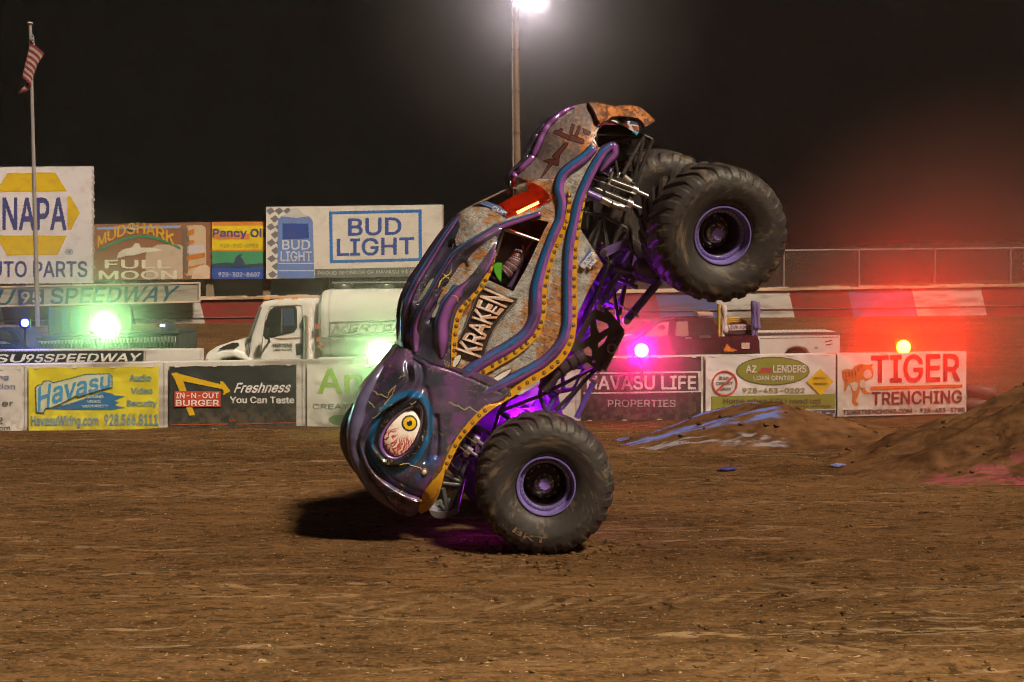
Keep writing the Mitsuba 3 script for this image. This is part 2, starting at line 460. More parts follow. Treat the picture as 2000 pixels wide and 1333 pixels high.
def eye_color(p, n, uv):
    u, v = uv.x * 100, uv.y * 100
    x, y = u - 800.0, v - 827.0
    c = mi.Color3f(0.74, 0.68, 0.62)
    # veins fan out from the iris towards the lower rim
    r = dr.sqrt(x * x + y * y) + 1e-3
    th = dr.atan2(y, x)
    wav = 0.9 * fbm(r * 0.07, th * 1.5, 1.0, 3) + 0.35 * noise(r * 0.30, th * 3.0, 4.0)
    vein = mi.Float(0)
    for K, w0, sd in ((4.2, 2.3, 0.0), (8.0, 1.3, 7.0)):
        k = th * K + wav * 1.9 + sd
        f = dr.abs(k - dr.round(k)) / K * r
        on = smoothstep(0.10, 0.25, cell_rand(dr.round(k) + sd, 3.0)) * smoothstep(16.0, 34.0, r - 14 * cell_rand(dr.round(k), 9.0 + sd))
        vein = dr.maximum(vein, on * smoothstep(w0 * 1.25, w0 * 0.4, f))
    low = smoothstep(-4.0, 14.0, y)
    c = mix(c, (0.62, 0.30, 0.22), 0.6 * smoothstep(20.0, 62.0, y))
    return mix(c, (0.40, 0.028, 0.014), vein * low)


scene['eye_paint'] = coat(eye_color, 0.25, 0.0)


def tyre_dirt(p, n, uv):
    r = dr.sqrt(dr.square(uv.x) + dr.square(uv.y)) + 1e-4
    cx, cy = uv.x / r, uv.y / r
    g = fbm(r * 9.0, cx * 2.2 + 7, cy * 2.2, 4)
    f = fbm(r * 42.0, cx * 7.0, cy * 7.0 + 5, 3)
    rg = noise(r * 95.0, cx * 3.0, cy * 3.0)
    c = mix((0.010, 0.009, 0.009), (0.045, 0.037, 0.033), 0.4 * g + 0.35 * f + 0.25 * rg)
    return mix(c, (0.20, 0.14, 0.085), 0.5 * smoothstep(0.52, 0.74, 0.62 * g + 0.38 * f))


scene['rubber'] = {'type': 'twosided', 'b': {'type': 'principled', 'base_color': proc(tyre_dirt), 'roughness': 0.55, 'specular': 0.35}}
scene['unlit_scrub'] = {'type': 'diffuse', 'reflectance': proc(lambda p, n, uv: mix((0.008, 0.008, 0.006), (0.022, 0.019, 0.013), fbm(p.x * 0.6, p.y * 0.6, p.z * 0.9, 3)))}  # near-black, so the added ridge stays as dark as the night

# ================================================================ THE SETTING
def bank(x, y):
    t = np.clip((y - 46) / 29.0, 0, 1)
    return 0.78 * t * t * (3 - 2 * t)


def ground_z(x, y):
    P = np.stack([x, y, np.zeros_like(x)], -1)
    amp = np.clip((60 - y) / 30, 0.15, 1)
    lumps = meshkit.fbm(P * [1.1, 2.2, 1], 4, 3) - 0.5
    clods = meshkit.fbm(P * [5.0, 7.0, 1], 3, 9) - 0.5
    ruts = np.abs(meshkit.fbm(P * [0.25, 1.5, 1], 3, 5) - 0.5)
    near = np.clip((40 - y) / 10, 0, 1)
    return bank(x, y) + amp * (0.085 * lumps + 0.028 * clods * near - 0.08 * np.clip(0.12 - ruts, 0, 1) * near)


def axis_steps(a):
    return np.concatenate(a)


ys = axis_steps([np.linspace(-30, 11, 12), np.linspace(11.3, 24, 300), np.linspace(24.06, 36, 160), np.linspace(36.4, 78, 60), np.linspace(80, 142, 9)])
xs = axis_steps([[-172, -120, -80, -50], np.linspace(-30, -8.2, 24), np.linspace(-8, 8, 330), np.linspace(8.2, 30, 24), [50, 80, 120, 172]])
gx, gy = np.meshgrid(xs, ys)
gz = ground_z(gx, gy)
# the ground is level where the front wheels stand
spot = np.exp(-(((gx - 0.3) / 1.6) ** 2 + ((gy - 19.6) / 2.6) ** 2) ** 2)
gz = gz * (1 - 0.8 * spot)
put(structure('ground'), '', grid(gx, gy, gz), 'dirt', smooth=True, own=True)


def patch(name, x0, x1, y0, y1, h, nx, ny, bsdf):
    X, Y = np.meshgrid(np.linspace(x0, x1, nx), np.linspace(y0, y1, ny))
    Z = h(X, Y)
    put(structure(name), '', grid(X, Y, Z), bsdf, smooth=True, own=True)


def jump(X, Y):
    P = np.stack([X, Y, 0 * X], -1)
    n = meshkit.fbm(P * [1.6, 2.2, 1], 4, 21) - 0.5 + 0.25 * (meshkit.fbm(P * [5, 6, 1], 3, 23) - 0.5)
    up = np.clip((X - 1.3) / 3.9, 0, 1); up = up * up * (3 - 2 * up)
    down = np.clip((X - 5.2) / 3.4, 0, 1); down = 1 - down ** 0.8
    side = np.exp(-((Y - 29.6) / 1.35) ** 4)
    return -0.10 + 0.84 * up * down * side + 0.16 * n * np.clip(up * down * side * 4, 0, 1)


patch('dirt_jump', 0.9, 9.2, 27.6, 31.7, jump, 180, 90, 'painted_dirt')


def berm(X, Y):
    P = np.stack([X, Y, 0 * X], -1)
    n = meshkit.fbm(P * [1.2, 1.8, 1], 5, 33) - 0.5
    up = np.clip((X - 5.0) / 6.0, 0, 1) ** 1.25
    side = np.clip((Y - 22.7) / 2.6, 0, 1); side = side * side * (3 - 2 * side)
    back = np.clip((29.5 - Y) / 3.0, 0, 1)
    rough = meshkit.fbm(P * [4.0, 6.0, 1], 3, 35) - 0.5
    n = n + 0.18 * rough
    return -0.10 + 2.3 * up * side * back + (0.26 * n + 0.07 * np.sin(Y * 5.5 - X * 2.2 + 3 * n)) * np.clip(up * side * back * 5, 0, 1)


patch('dirt_berm', 4.6, 16, 22.4, 29.8, berm, 170, 110, 'painted_dirt')


def bank_top(X, Y):
    P = np.stack([X, Y, 0 * X], -1)
    n = meshkit.fbm(P * [0.18, 0.2, 1], 4, 41) - 0.5
    t = np.clip((Y - 77.2) / 6.0, 0, 1); t = t * t * (3 - 2 * t)
    h = 1.85 + 0.42 * np.clip((X + 2) / 30, -0.4, 1) + 0.5 * n
    return 0.8 + (h - 0.8) * t * np.clip((110 - Y) / 15, 0, 1) - 0.05


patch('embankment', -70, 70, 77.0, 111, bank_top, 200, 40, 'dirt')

def added_hill(X, Y):
    P = np.stack([X, Y, 0 * X], -1)
    n = meshkit.fbm(P * [0.05, 0.09, 1], 5, 51)
    t = np.clip((Y - 112) / 16, 0, 1) * np.clip((143 - Y) / 6, 0, 1)
    return 0.6 + (3.3 + 1.6 * n) * t


patch('added_hills', -172, 172, 112, 143, added_hill, 260, 40, 'unlit_scrub')  # ridge added to hide the bright ground beyond the bank

SP = []
# loose clods and stones in the foreground
cl = []
ico = trimesh.creation.icosphere(subdivisions=1)
iv, iF = np.array(ico.vertices), np.array(ico.faces)
N_ = 3200
cy = 11.8 + 20 * rng.random(N_) ** 1.6
cx = (rng.random(N_) * 2 - 1) * (cy * 0.36 + 0.5)
cz = ground_z(cx, cy)
for x, y, z in zip(cx, cy, cz):
    if abs(x - 0.3) < 1.0 and 17.5 < y < 21.5: continue
    r = 0.006 + 0.022 * rng.random() ** 5
    v = iv * (0.65 + 0.7 * rng.random((len(iv), 1))) * [1.5 * r, r, 0.65 * r]
    a = rng.random() * 6.28
    R = np.array([[math.cos(a), -math.sin(a), 0], [math.sin(a), math.cos(a), 0], [0, 0, 1]])
    cl.append((v @ R.T + [x, y, z + 0.25 * r], iF))
for k in range(2600):
    if k < 2200 and k % 7: continue
    #                                    # on the mounds and by the tyre
    if k < 1100: x, y = 1.5 + 7 * rng.random(), 28 + 3.2 * rng.random(); z = float(jump(np.array(x), np.array(y)))
    elif k < 2200: x, y = 5.2 + 7 * rng.random(), 22.8 + 5 * rng.random(); z = float(berm(np.array(x), np.array(y)))
    else: x, y = 0.35 + rng.normal(0, 0.6), 18.2 + rng.normal(0, 0.5); z = 0.0
    if z < -0.02: continue
    r = 0.010 + 0.045 * rng.random() ** 4 if k < 2200 else 0.008 + 0.02 * rng.random() ** 2
    v = iv * (0.6 + 0.8 * rng.random((len(iv), 1))) * [1.3 * r, 1.1 * r, 0.8 * r]
    cl.append((v + [x, y, z + 0.2 * r], iF))
vv = np.vstack([c[0] for c in cl]); ff = np.vstack([c[1] + k * len(iv) for k, c in enumerate(cl)])
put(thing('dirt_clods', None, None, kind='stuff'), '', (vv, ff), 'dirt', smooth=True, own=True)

# ================================================================ TRACK WALL
WY = 76.0
wall = thing('track_wall', 'long concrete track wall painted in slanting red, white and blue blocks behind the infield', 'wall')
RED, WHT, BLU = (0.23, 0.035, 0.030), (0.50, 0.49, 0.47), (0.10, 0.12, 0.28)
edges = [-120, 0, 128, 255, 390, 515, 640, 765, 890, 1015, 1140, 1280, 1395, 1540, 1655, 1780, 1915, 2060]
order = [WHT, RED, BLU, WHT, RED, BLU, WHT, RED, BLU, WHT, RED, BLU, WHT, RED, BLU, WHT, RED]


def wtop(px): return 593 - (px / 2000) * 33


def wbot(px): return 643 - (px / 2000) * 30


for k in range(len(edges) - 1):
    a, b = edges[k], edges[k + 1]
    q = [(a, wtop(a)), (b, wtop(b)), (b + 13, wbot(b) + 4), (a + 13, wbot(a) + 4)]
    f = [at(x, y, WY) for x, y in q]
    g = [p + [0, 0.35, 0] for p in f]
    v = np.array(f + g)
    F = [[0, 1, 2], [0, 2, 3], [4, 6, 5], [4, 7, 6], [0, 4, 5], [0, 5, 1], [1, 5, 6], [1, 6, 2], [3, 2, 6], [3, 6, 7], [0, 3, 7], [0, 7, 4]]
    put(wall, 'block', (v, F), 'wall_paint', color=order[k])
# sun-bleached cap with bits of tyre-thrown dirt
cap = []
for k in range(110):
    a = -120 + k * 20
    p0, p1 = at(a, wtop(a), WY), at(a + 20.2, wtop(a + 20.2), WY)
    hh = 0.10 + 0.10 * meshkit.noise(np.array([a * 0.035, 3.0, 1.0]))
    c = (p0 + p1) / 2 + [0, 0.15, hh / 2 + 0.004]
    cap.append(box(c, [np.linalg.norm(p1 - p0) + 0.0, 0.5, hh]))
put(wall, 'coping', cat(cap), 'wall_paint', color=(0.62, 0.47, 0.34))
rails = []
for (a, b, dz) in ((-100, 2050, 0.50),):
    p0, p1 = at(a, wbot(a) + 4, WY - 0.04) + [0, 0, dz], at(b, wbot(b) + 4, WY - 0.04) + [0, 0, dz]
    rails.append(stick(p0, p1, 0.022, 6))
puts(wall, 'rub_rail', rails, 'wall_paint', color=(0.20, 0.15, 0.13))

# long name sign on the wall, left
sg = Board(-190, 391, (564.5, 552), (603, 590), 75.4, 75.4)
key = thing('speedway_sign', 'long grey sign with slanted teal lettering mounted above the track wall at left', 'sign')
put(key, 'panel', sg.panel(0.08), 'wall_paint', color=(0.36, 0.35, 0.30))
puts(key, 'lettering', [sg.text('SPEEDWAY', [(98, 595), (335, 590), (352, 558), (100, 563)]), sg.text('HAVASU', [(-180, 600), (18, 597), (32, 565), (-172, 567)])], 'paint', color=(0.015, 0.085, 0.12))
put(key, 'number_patch', sg.poly(rect(36, 566, 86, 596), 0.005, 0.01), 'paint', color=(0.05, 0.07, 0.06))
put(key, 'number', sg.text('95', (41, 570, 81, 593), 0.02), 'paint', color=(0.40, 0.38, 0.33))
fr = [sg.poly([(-190, 563.5), (391, 551), (391, 554), (-190, 566.5)], 0, 0.05), sg.poly([(-190, 601), (391, 588), (391, 591), (-190, 604)], 0, 0.05), sg.poly([(388.5, 552), (391.5, 552), (391.5, 590), (388.5, 590)], 0, 0.07)]
puts(key, 'frame', fr, 'paint', color=(0.60, 0.48, 0.40))

# ================================================================ BILLBOARDS
BY = 83.0


def posts(key, xs_, y0, color=(0.22, 0.18, 0.13), w=0.42):
    for px in xs_:
        p = at(px, y0, BY + 0.4)
        put(key, 'post', bevel_box([p[0], p[1], p[2] / 2 + 0.3], [w, w, p[2] + 0.6 - 0.0], 0.03), 'paint', color=color)


def struts(bd, key, n=4):
    x = np.linspace(bd.x0 + 6, bd.x1 - 6, n)
    ms = []
    for px in x:
        ms.append(box((bd.P(px, bd.top[0] + 4, -0.14) + bd.P(px, bd.bot[0] - 4, -0.14)) / 2, [0.1, 0.1, abs(bd.c[2][2] - bd.c[0][2]) * 0.95]))
    puts(key, 'backing_rail', ms, 'paint', color=(0.2, 0.17, 0.13))


NAVY, YEL = (0.045, 0.055, 0.22), (0.58, 0.40, 0.015)
b = Board(-62, 182, (327, 325), (555, 553), BY, BY)
k1 = thing('billboard', 'tall white billboard with yellow hexagon and navy lettering at far left', 'billboard', 'billboards behind the track wall')
put(k1, 'panel', b.panel(0.08), 'paint', color=(0.60, 0.58, 0.64))
put(k1, 'hexagon', cat([b.poly([(-7, 375), (15, 338), (108, 337), (131, 374)], 0, 0.02), b.poly([(-7, 460), (131, 460), (113, 498), (14, 499)], 0, 0.02),
                       b.poly([(132, 384), (138, 384), (156, 415), (139, 449), (132, 449)], 0, 0.02), b.poly([(-8, 384), (-14, 384), (-32, 415), (-15, 449), (-8, 449)], 0, 0.02)]), 'paint', color=YEL)
puts(k1, 'lettering', [b.text('NAPA', (5, 386, 130, 450), 0.005, 0.02), b.text('AUTO PARTS', (-42, 510, 171, 542), 0.005, 0.02), b.text('R', (132, 489, 139, 496), 0.005, 0.02, False)], 'paint', color=NAVY)
ring = Polygon(ell(135.5, 492.5, 7.5, 6)).difference(Polygon(ell(135.5, 492.5, 6.6, 5.2)))
put(k1, 'trademark_ring', b.poly(ring, 0.004, 0.015), 'paint', color=NAVY)
lace = [b.poly(rect(180.5 - 1.5 * (k % 2), 332 + k * 11, 183.5 + 0.8 * (k % 3), 338 + k * 11), -0.02, 0.05) for k in range(20)]
put(k1, 'lacing', cat(lace), 'paint', color=(0.45, 0.40, 0.36), kind='stuff')
posts(k1, [-30, 60, 150], 560)
struts(b, k1)

b = Board(184, 411, (438.5, 434), (548.5, 545.5), BY, BY)
k2 = thing('billboard', 'brown billboard with arched yellow lettering above a white shark, second from the left', 'billboard', 'billboards behind the track wall')
BRN = (0.24, 0.105, 0.055)
put(k2, 'panel', b.panel(0.08), 'paint', color=BRN)
put(k2, 'sky_stripe', b.poly([(191, 444), (354, 440.5), (351, 446), (189, 449)], 0, 0.015), 'paint', color=(0.22, 0.33, 0.62))
put(k2, 'badge', b.poly(rect(250, 438, 272, 452), 0.018, 0.015), 'paint', color=(0.03, 0.04, 0.06))
put(k2, 'badge_lettering', b.text('ABC', (253, 440.5, 269, 449), 0.036), 'paint', color=(0.5, 0.5, 0.5))
put(k2, 'moon', b.poly(Polygon(ell(330, 520, 52, 46)).intersection(sbox(285, 478, 357, 545)), 0, 0.012), 'paint', color=(0.47, 0.38, 0.30))
arc = []
for i, ch in enumerate('MUDSHARK'):
    s = (i + 0.5) / 8
    px = 190 + 152 * s
    base = 492 - 38 * math.sin(math.pi * (0.06 + 0.80 * s)) + 5 * s
    top = base - (22 + 0 * s)
    slope = -38 * math.pi * 0.80 / 152 * math.cos(math.pi * (0.06 + 0.80 * s)) + 0.03
    dx = 8.6
    arc.append(b.text(ch, [(px - dx, base - slope * dx), (px + dx, base + slope * dx), (px + dx * 0.95, top + slope * dx), (px - dx * 0.95, top - slope * dx)], 0.022, 0.02))
puts(k2, 'arched_lettering', arc, 'paint', color=(0.60, 0.33, 0.03))
xx = np.linspace(0, 1, 24)
yb = lambda s: 492 - 38 * np.sin(np.pi * (0.06 + 0.80 * s)) + 5 * s
up_ = [(190 + 160 * s + 3, yb(s) + 3) for s in xx]; dn_ = [(190 + 160 * s + 3, yb(s) + 8) for s in xx[::-1]]
put(k2, 'green_stroke', b.poly(up_ + dn_, 0.016, 0.012), 'paint', color=(0.03, 0.23, 0.12))
shark = [(228, 505), (232, 494), (242, 487), (258, 484), (264, 475), (272, 476), (275, 484), (295, 484), (320, 489), (300, 492), (280, 494), (262, 499), (246, 500), (236, 503)]
put(k2, 'shark', b.poly(shark, 0.016, 0.015), 'paint', color=(0.60, 0.57, 0.50))
puts(k2, 'lettering', [b.text('FULL', (205, 508, 334, 525), 0.022, 0.02), b.text('MOON', (193, 529, 346, 546), 0.022, 0.02)], 'paint', color=(0.62, 0.58, 0.48))
put(k2, 'can', b.poly([(360, 446), (366, 441), (394, 440), (402, 445), (403, 534), (396, 538), (366, 539), (360, 534)], 0.0, 0.02), 'paint', color=(0.50, 0.38, 0.26))
put(k2, 'can_shade', b.poly([(357, 447), (366, 443), (370, 470), (367, 536), (358, 533)], 0.022, 0.01), 'paint', color=(0.16, 0.12, 0.09))
puts(k2, 'can_bands', [b.poly([(366, 452), (380, 447), (379, 458), (366, 462)], 0.022, 0.01), b.poly([(364, 500), (401, 494), (401, 503), (364, 510)], 0.022, 0.01), b.poly([(364, 522), (398, 515), (398, 519), (364, 527)], 0.022, 0.01), b.poly(ell(372, 474, 9, 4, -15), 0.022, 0.01)], 'paint', color=(0.45, 0.17, 0.03))
put(k2, 'can_label', cat([b.poly([(366, 481), (400, 477), (400, 492), (366, 496)], 0.022, 0.01)]), 'paint', color=(0.48, 0.44, 0.48))
put(k2, 'cloud', b.poly([(374, 545), (378, 530), (388, 520), (402, 517), (410, 522), (410, 545)], 0.034, 0.01), 'paint', color=(0.56, 0.44, 0.34))
posts(k2, [230, 410], 552)
struts(b, k2)

b = Board(413.5, 521, (434, 433), (546, 545), BY, BY)
k3 = thing('billboard', 'small billboard in orange, yellow, green and blue bands between two wider ones', 'billboard', 'billboards behind the track wall')
put(k3, 'panel', b.panel(0.08), 'paint', color=(0.56, 0.20, 0.04))
put(k3, 'yellow_band', b.poly([(414.5, 444), (418, 441.5), (516, 441), (519.5, 444), (519.5, 488), (414.5, 489)], 0.0, 0.015), 'paint', color=(0.66, 0.50, 0.01))
put(k3, 'orange_band', b.poly(rect(416, 457, 488, 468), 0.017, 0.01), 'paint', color=(0.58, 0.22, 0.05))
puts(k3, 'name_lettering', [b.text('Pancy Oil', (416, 447, 519, 467), 0.03, 0.015)], 'paint', color=(0.05, 0.04, 0.24))
put(k3, 'phone_lettering', b.text('928-855-0792', (430, 477, 504, 484), 0.02, 0.015), 'paint', color=(0.33, 0.27, 0.05))
put(k3, 'green_band', b.poly(rect(414, 491, 521, 525), 0.0, 0.015), 'paint', color=(0.05, 0.26, 0.13))
put(k3, 'blue_band', b.poly(rect(414, 524, 521, 545.3), 0.017, 0.01), 'paint', color=(0.025, 0.075, 0.36))
puts(k3, 'silhouette', [b.poly([(456, 516), (460, 504), (466, 498), (474, 496), (470, 502), (476, 509), (479, 517)], 0.03, 0.01), b.poly([(414, 516), (440, 513), (480, 517), (520, 514), (520, 522), (414, 524)], 0.03, 0.01)], 'paint', color=(0.03, 0.06, 0.12))
put(k3, 'lower_lettering', b.text('928-302-8607', (427, 532, 508, 541), 0.03, 0.015), 'paint', color=(0.48, 0.48, 0.6))
posts(k3, [521], 550)
struts(b, k3, 3)

b = Board(519.5, 864, (404.5, 400), (545, 539.5), BY - 0.25, BY - 0.25)
k4 = thing('billboard', 'wide white billboard with blue framed lettering and a blue drink can', 'billboard', 'billboards behind the track wall')
put(k4, 'panel', b.panel(0.08), 'paint', color=(0.60, 0.585, 0.55))
dia = []
for i in range(9):
    for j in range(3):
        cx, cy = 528 + j * 17 + (i % 2) * 8 + i * 0.5, 412 + i * 15.5
        q = Polygon([(cx - 9, cy), (cx + 1, cy - 7), (cx + 9, cy + 1), (cx - 1, cy + 8)]).intersection(sbox(520, 406, 560 + max(0, 4 - i) * 10, 543))
        if not q.is_empty and q.area > 3: dia.append(b.poly(q, 0.0, 0.01))
puts(k4, 'checker', dia, 'paint', color=(0.17, 0.17, 0.20))
put(k4, 'can', b.poly([(543, 432), (549, 423), (560, 419), (592, 419), (604, 423), (611, 432), (613, 500), (614, 544), (542, 544)], 0.014, 0.015), 'paint', color=(0.13, 0.22, 0.52))
put(k4, 'can_top', b.poly([(550, 423), (560, 418), (566, 413), (570, 408), (582, 407), (587, 412), (592, 418), (604, 423), (580, 426)], 0.031, 0.01), 'paint', color=(0.46, 0.46, 0.48))
put(k4, 'can_emblem', b.poly([(552, 437), (602, 437), (604, 466), (552, 468)], 0.031, 0.01), 'paint', color=(0.03, 0.07, 0.32))
puts(k4, 'can_lettering', [b.text('BUD', (551, 469, 606, 488), 0.031, 0.015), b.text('LIGHT', (548, 491, 609, 511), 0.031, 0.015)], 'paint', color=(0.46, 0.52, 0.66))
puts(k4, 'can_bands', [b.poly(rect(544, 514, 613, 516), 0.031, 0.01), b.poly(rect(544, 528, 613, 530), 0.031, 0.01)], 'paint', color=(0.42, 0.50, 0.68))
fo = Polygon([(644, 415), (822, 411), (823, 508.5), (646, 513)]).buffer(1.5)
fi = Polygon([(649, 419), (817, 415.5), (818, 504.5), (650.5, 508.5)])
put(k4, 'blue_frame', b.poly(fo.difference(fi), 0.0, 0.015), 'paint', color=(0.035, 0.17, 0.52))
puts(k4, 'lettering', [b.text('BUD', [(680, 461.5), (784, 459), (784, 424.5), (680, 427)], 0.0, 0.02), b.text('LIGHT', [(658, 501), (809, 497.5), (809, 463), (658, 466.5)], 0.0, 0.02)], 'paint', color=(0.045, 0.095, 0.34))
put(k4, 'lower_band', b.poly([(615, 526), (864, 521), (864, 539.3), (615, 543.6)], 0.0, 0.012), 'paint', color=(0.13, 0.15, 0.14))
put(k4, 'lower_lettering', b.text('PROUD SPONSOR OF HAVASU 95 SPEEDWAY', [(621, 537.5), (860, 533), (860, 526), (621, 530.5)], 0.014, 0.015), 'paint', color=(0.40, 0.40, 0.38))
put(k4, 'side_edge', b.poly(rect(860.5, 400, 866, 540), -0.3, 0.2), 'paint', color=(0.27, 0.22, 0.17))
posts(k4, [636, 752, 846], 550)
struts(b, k4, 5)

# ================================================================ POLES
key = thing('flagpole', 'tall thin grey flagpole standing before the white billboard at far left', 'flagpole')
FY = 74.0
p0, p1 = at(72.5, 592, FY), at(62.5, 48, FY)
p0 = p0.copy(); base = np.array([p0[0], FY, 0.6]); topz = p1[2]
pole_top = np.array([base[0], FY, topz])
put(key, 'shaft', tube(np.linspace(base, pole_top, 12), np.linspace(0.115, 0.075, 12), 14), 'paint', color=(0.24, 0.22, 0.23), smooth=True)
put(key, 'finial', sphere(pole_top + [0, 0, 0.05], 0.12, 2, (1.2, 1.2, 0.6)), 'paint', color=(0.35, 0.32, 0.3), smooth=True)
put(key, 'base_plate', lathe([(0, 0.75), (0.3, 0.75), (0.3, 0.5), (0, 0.5)], 20).apply_translation([base[0], FY, 0]), 'paint', color=(0.3, 0.28, 0.27))

# the flag hangs in folds round the pole
key = thing('flag', 'limp striped red and white flag with a dark starred corner hanging on the flagpole', 'flag')
sc_ = FY / FOCAL
zt = pole_top[2] - 18 * sc_


def flag_pt(s, t):
    """s along the fly 0..1, t down the hoist 0..1"""
    ph = 10.0 * s + 1.2 * t
    x = base[0] + (0.12 - 0.62 * s * t ** 1.1 + 0.20 * np.sin(ph) * (0.4 + t)) + 0.35 * (s > 0.55) * (s - 0.55) * 3 * (1.3 - t)
    y = FY - 0.17 - 0.10 * np.cos(ph) - 0.04 * s
    z = zt - (62 * sc_) * t - 52 * sc_ * s * (0.75 + 0.4 * t) + 0.05 * np.sin(ph * 1.3)
    return np.stack([x, y, z], -1)


def flag_piece(s0, s1, t0, t1, off=0.0):
    S, Tt = np.meshgrid(np.linspace(s0, s1, 30), np.linspace(t0, t1, 5))
    p = flag_pt(S, Tt)
    return grid(p[..., 0], p[..., 1] - off, p[..., 2])


for col, nm, par in (((0.17, 0.018, 0.03), 'red_stripe', 0), ((0.30, 0.26, 0.25), 'white_stripe', 1)):
    put(key, nm, cat([flag_piece(0.0 if k >= 7 else 0.40, 1, k / 13, (k + 1) / 13) for k in range(13) if k % 2 == par]), 'paint', color=col, smooth=True)
put(key, 'canton', flag_piece(0, 0.40, 0, 7 / 13), 'paint', color=(0.02, 0.025, 0.07), smooth=True)
st = []
for i in range(5):
    for j in range(4):
        c = flag_pt(np.array(0.05 + 0.08 * j), np.array(0.06 + 0.1 * i)) + [0, -0.03, 0]
        a = np.arange(10) * math.pi / 5
        rr = np.where(np.arange(10) % 2 == 0, 0.06, 0.025)
        v = np.vstack([c, np.stack([c[0] + rr * np.sin(a), 0 * a + c[1], c[2] + rr * np.cos(a)], 1)])
        st.append((v, np.array([[0, 1 + m, 1 + (m + 1) % 10] for m in range(10)])))
put(key, 'star', cat(st), 'paint', color=(0.55, 0.52, 0.5), kind='stuff')

LY = 84.5
key = thing('floodlight_pole', 'tall wooden floodlight pole with a blazing lamp bank at the top of the picture', 'light pole')
pb = at(1011, 500, LY); lp_x = pb[0]
lamp_z = at(1040, -10, LY)[2]
put(key, 'shaft', tube(np.linspace([lp_x, LY, 0.5], [lp_x, LY, lamp_z + 0.9], 20), np.linspace(0.24, 0.17, 20), 14), 'paint', color=(0.20, 0.13, 0.09), smooth=True)
put(key, 'crossarm', bevel_box([lp_x + 0.65, LY - 0.25, lamp_z + 0.1], [2.7, 0.14, 0.18], 0.02), 'paint', color=(0.2, 0.15, 0.1))
put(key, 'conduit', stick([lp_x - 0.21, LY - 0.12, 1.5], [lp_x - 0.17, LY - 0.1, lamp_z - 0.5], 0.035), 'paint', color=(0.45, 0.43, 0.42))
puts(key, 'strap', [tube(np.array([[lp_x, LY, z], [lp_x, LY, z + 0.05]]), 0.25, 14) for z in np.linspace(4, lamp_z - 3, 6)], 'paint', color=(0.16, 0.11, 0.08))
flood = []
for i, (dx, dz) in enumerate(((0.15, 0.15), (0.85, 0.15), (1.55, 0.15), (0.48, -0.48), (1.20, -0.48))):  # lower row added to round out the glow of the bank
    c = np.array([lp_x + dx, LY - 0.45, lamp_z + dz])
    m = lathe([(0.0, 0.0), (0.16, 0.02), (0.30, 0.22), (0.34, 0.40), (0.31, 0.40), (0.0, 0.05)], 24)
    v = np.array(m.vertices)
    v = np.stack([v[:, 0], -v[:, 2], v[:, 1]], 1)          # opening towards the track
    tl = math.radians(18)
    Rx = np.array([[1, 0, 0], [0, math.cos(tl), -math.sin(tl)], [0, math.sin(tl), math.cos(tl)]])
    put(key, 'lamp_housing', trimesh.Trimesh(v @ Rx.T + c, m.faces, process=False), 'paint', color=(0.3, 0.3, 0.3), smooth=30)
    d = sphere([0, 0, 0], 1.0, 3)
    w = np.array(d.vertices)
    w = np.stack([w[:, 0] * 0.30, -0.36 - np.maximum(w[:, 2], 0) * 0.10, w[:, 1] * 0.30], 1)
    put(key, 'lamp_lens', trimesh.Trimesh(w @ Rx.T + c, d.faces[:, ::-1] if False else d.faces, process=False), 'paint', color=(0.8, 0.8, 0.8), smooth=True,
        emitter={'type': 'area', 'radiance': rgb(120 * KX, 102 * KX, 111 * KX), 'sampling_weight': 1.2})

# ================================================================ FENCE (right, on the bank)
key = thing('chain_link_fence', 'grey pipe and mesh catch fence on the bank above the track wall at right', 'fence')
FNY = 80.0
zb, zt0 = 1.55, at(1700, 488, FNY)[2]
fx = [1236, 1380, 1530, 1677, 1825, 1973, 2120]
for px in fx:
    p = at(px, 520, FNY)
    put(key, 'post', stick([p[0], FNY, zb - 0.5], [p[0], FNY, zt0 + 0.02], 0.075, 10), 'paint', color=(0.14, 0.12, 0.12), smooth=40)
pa, pc = at(fx[0], 500, FNY)[0], at(fx[-1], 500, FNY)[0]
put(key, 'top_rail', stick([pa, FNY, zt0], [pc, FNY, zt0], 0.045, 8), 'paint', color=(0.22, 0.19, 0.19), smooth=40)
wires = []
hgt = zt0 - zb
n = int((pc - pa) / 0.22)
for k in range(n):
    x = pa + k * 0.22
    for sgn in (1, -1):
        x1 = x + sgn * hgt
        q0, q1 = np.array([x, FNY + 0.05, zb]), np.array([x1, FNY + 0.05, zt0])
        if x1 > pc: q1 = q0 + (q1 - q0) * (pc - x) / hgt
        if x1 < pa: q1 = q0 + (q1 - q0) * (x - pa) / hgt
        if np.linalg.norm(q1 - q0) > 0.05: wires.append(tube(np.array([q0, q1]), 0.0035, 3, cap=False))
put(key, 'mesh', cat(wires), 'paint', color=(0.09, 0.075, 0.075), kind='stuff')

# ================================================================ ARENA BARRIER AND ITS BANNERS
def barY(px): return 32.9 + (px / 2000.0) * 1.4


key = thing('arena_barrier', 'low white concrete block barrier that carries the banners along the arena', 'barrier')


def btop(px): return 713.5 - px * 0.0148 + (0 if px < 1000 else 3)


def bbot(px): return 845 - px * 0.0172


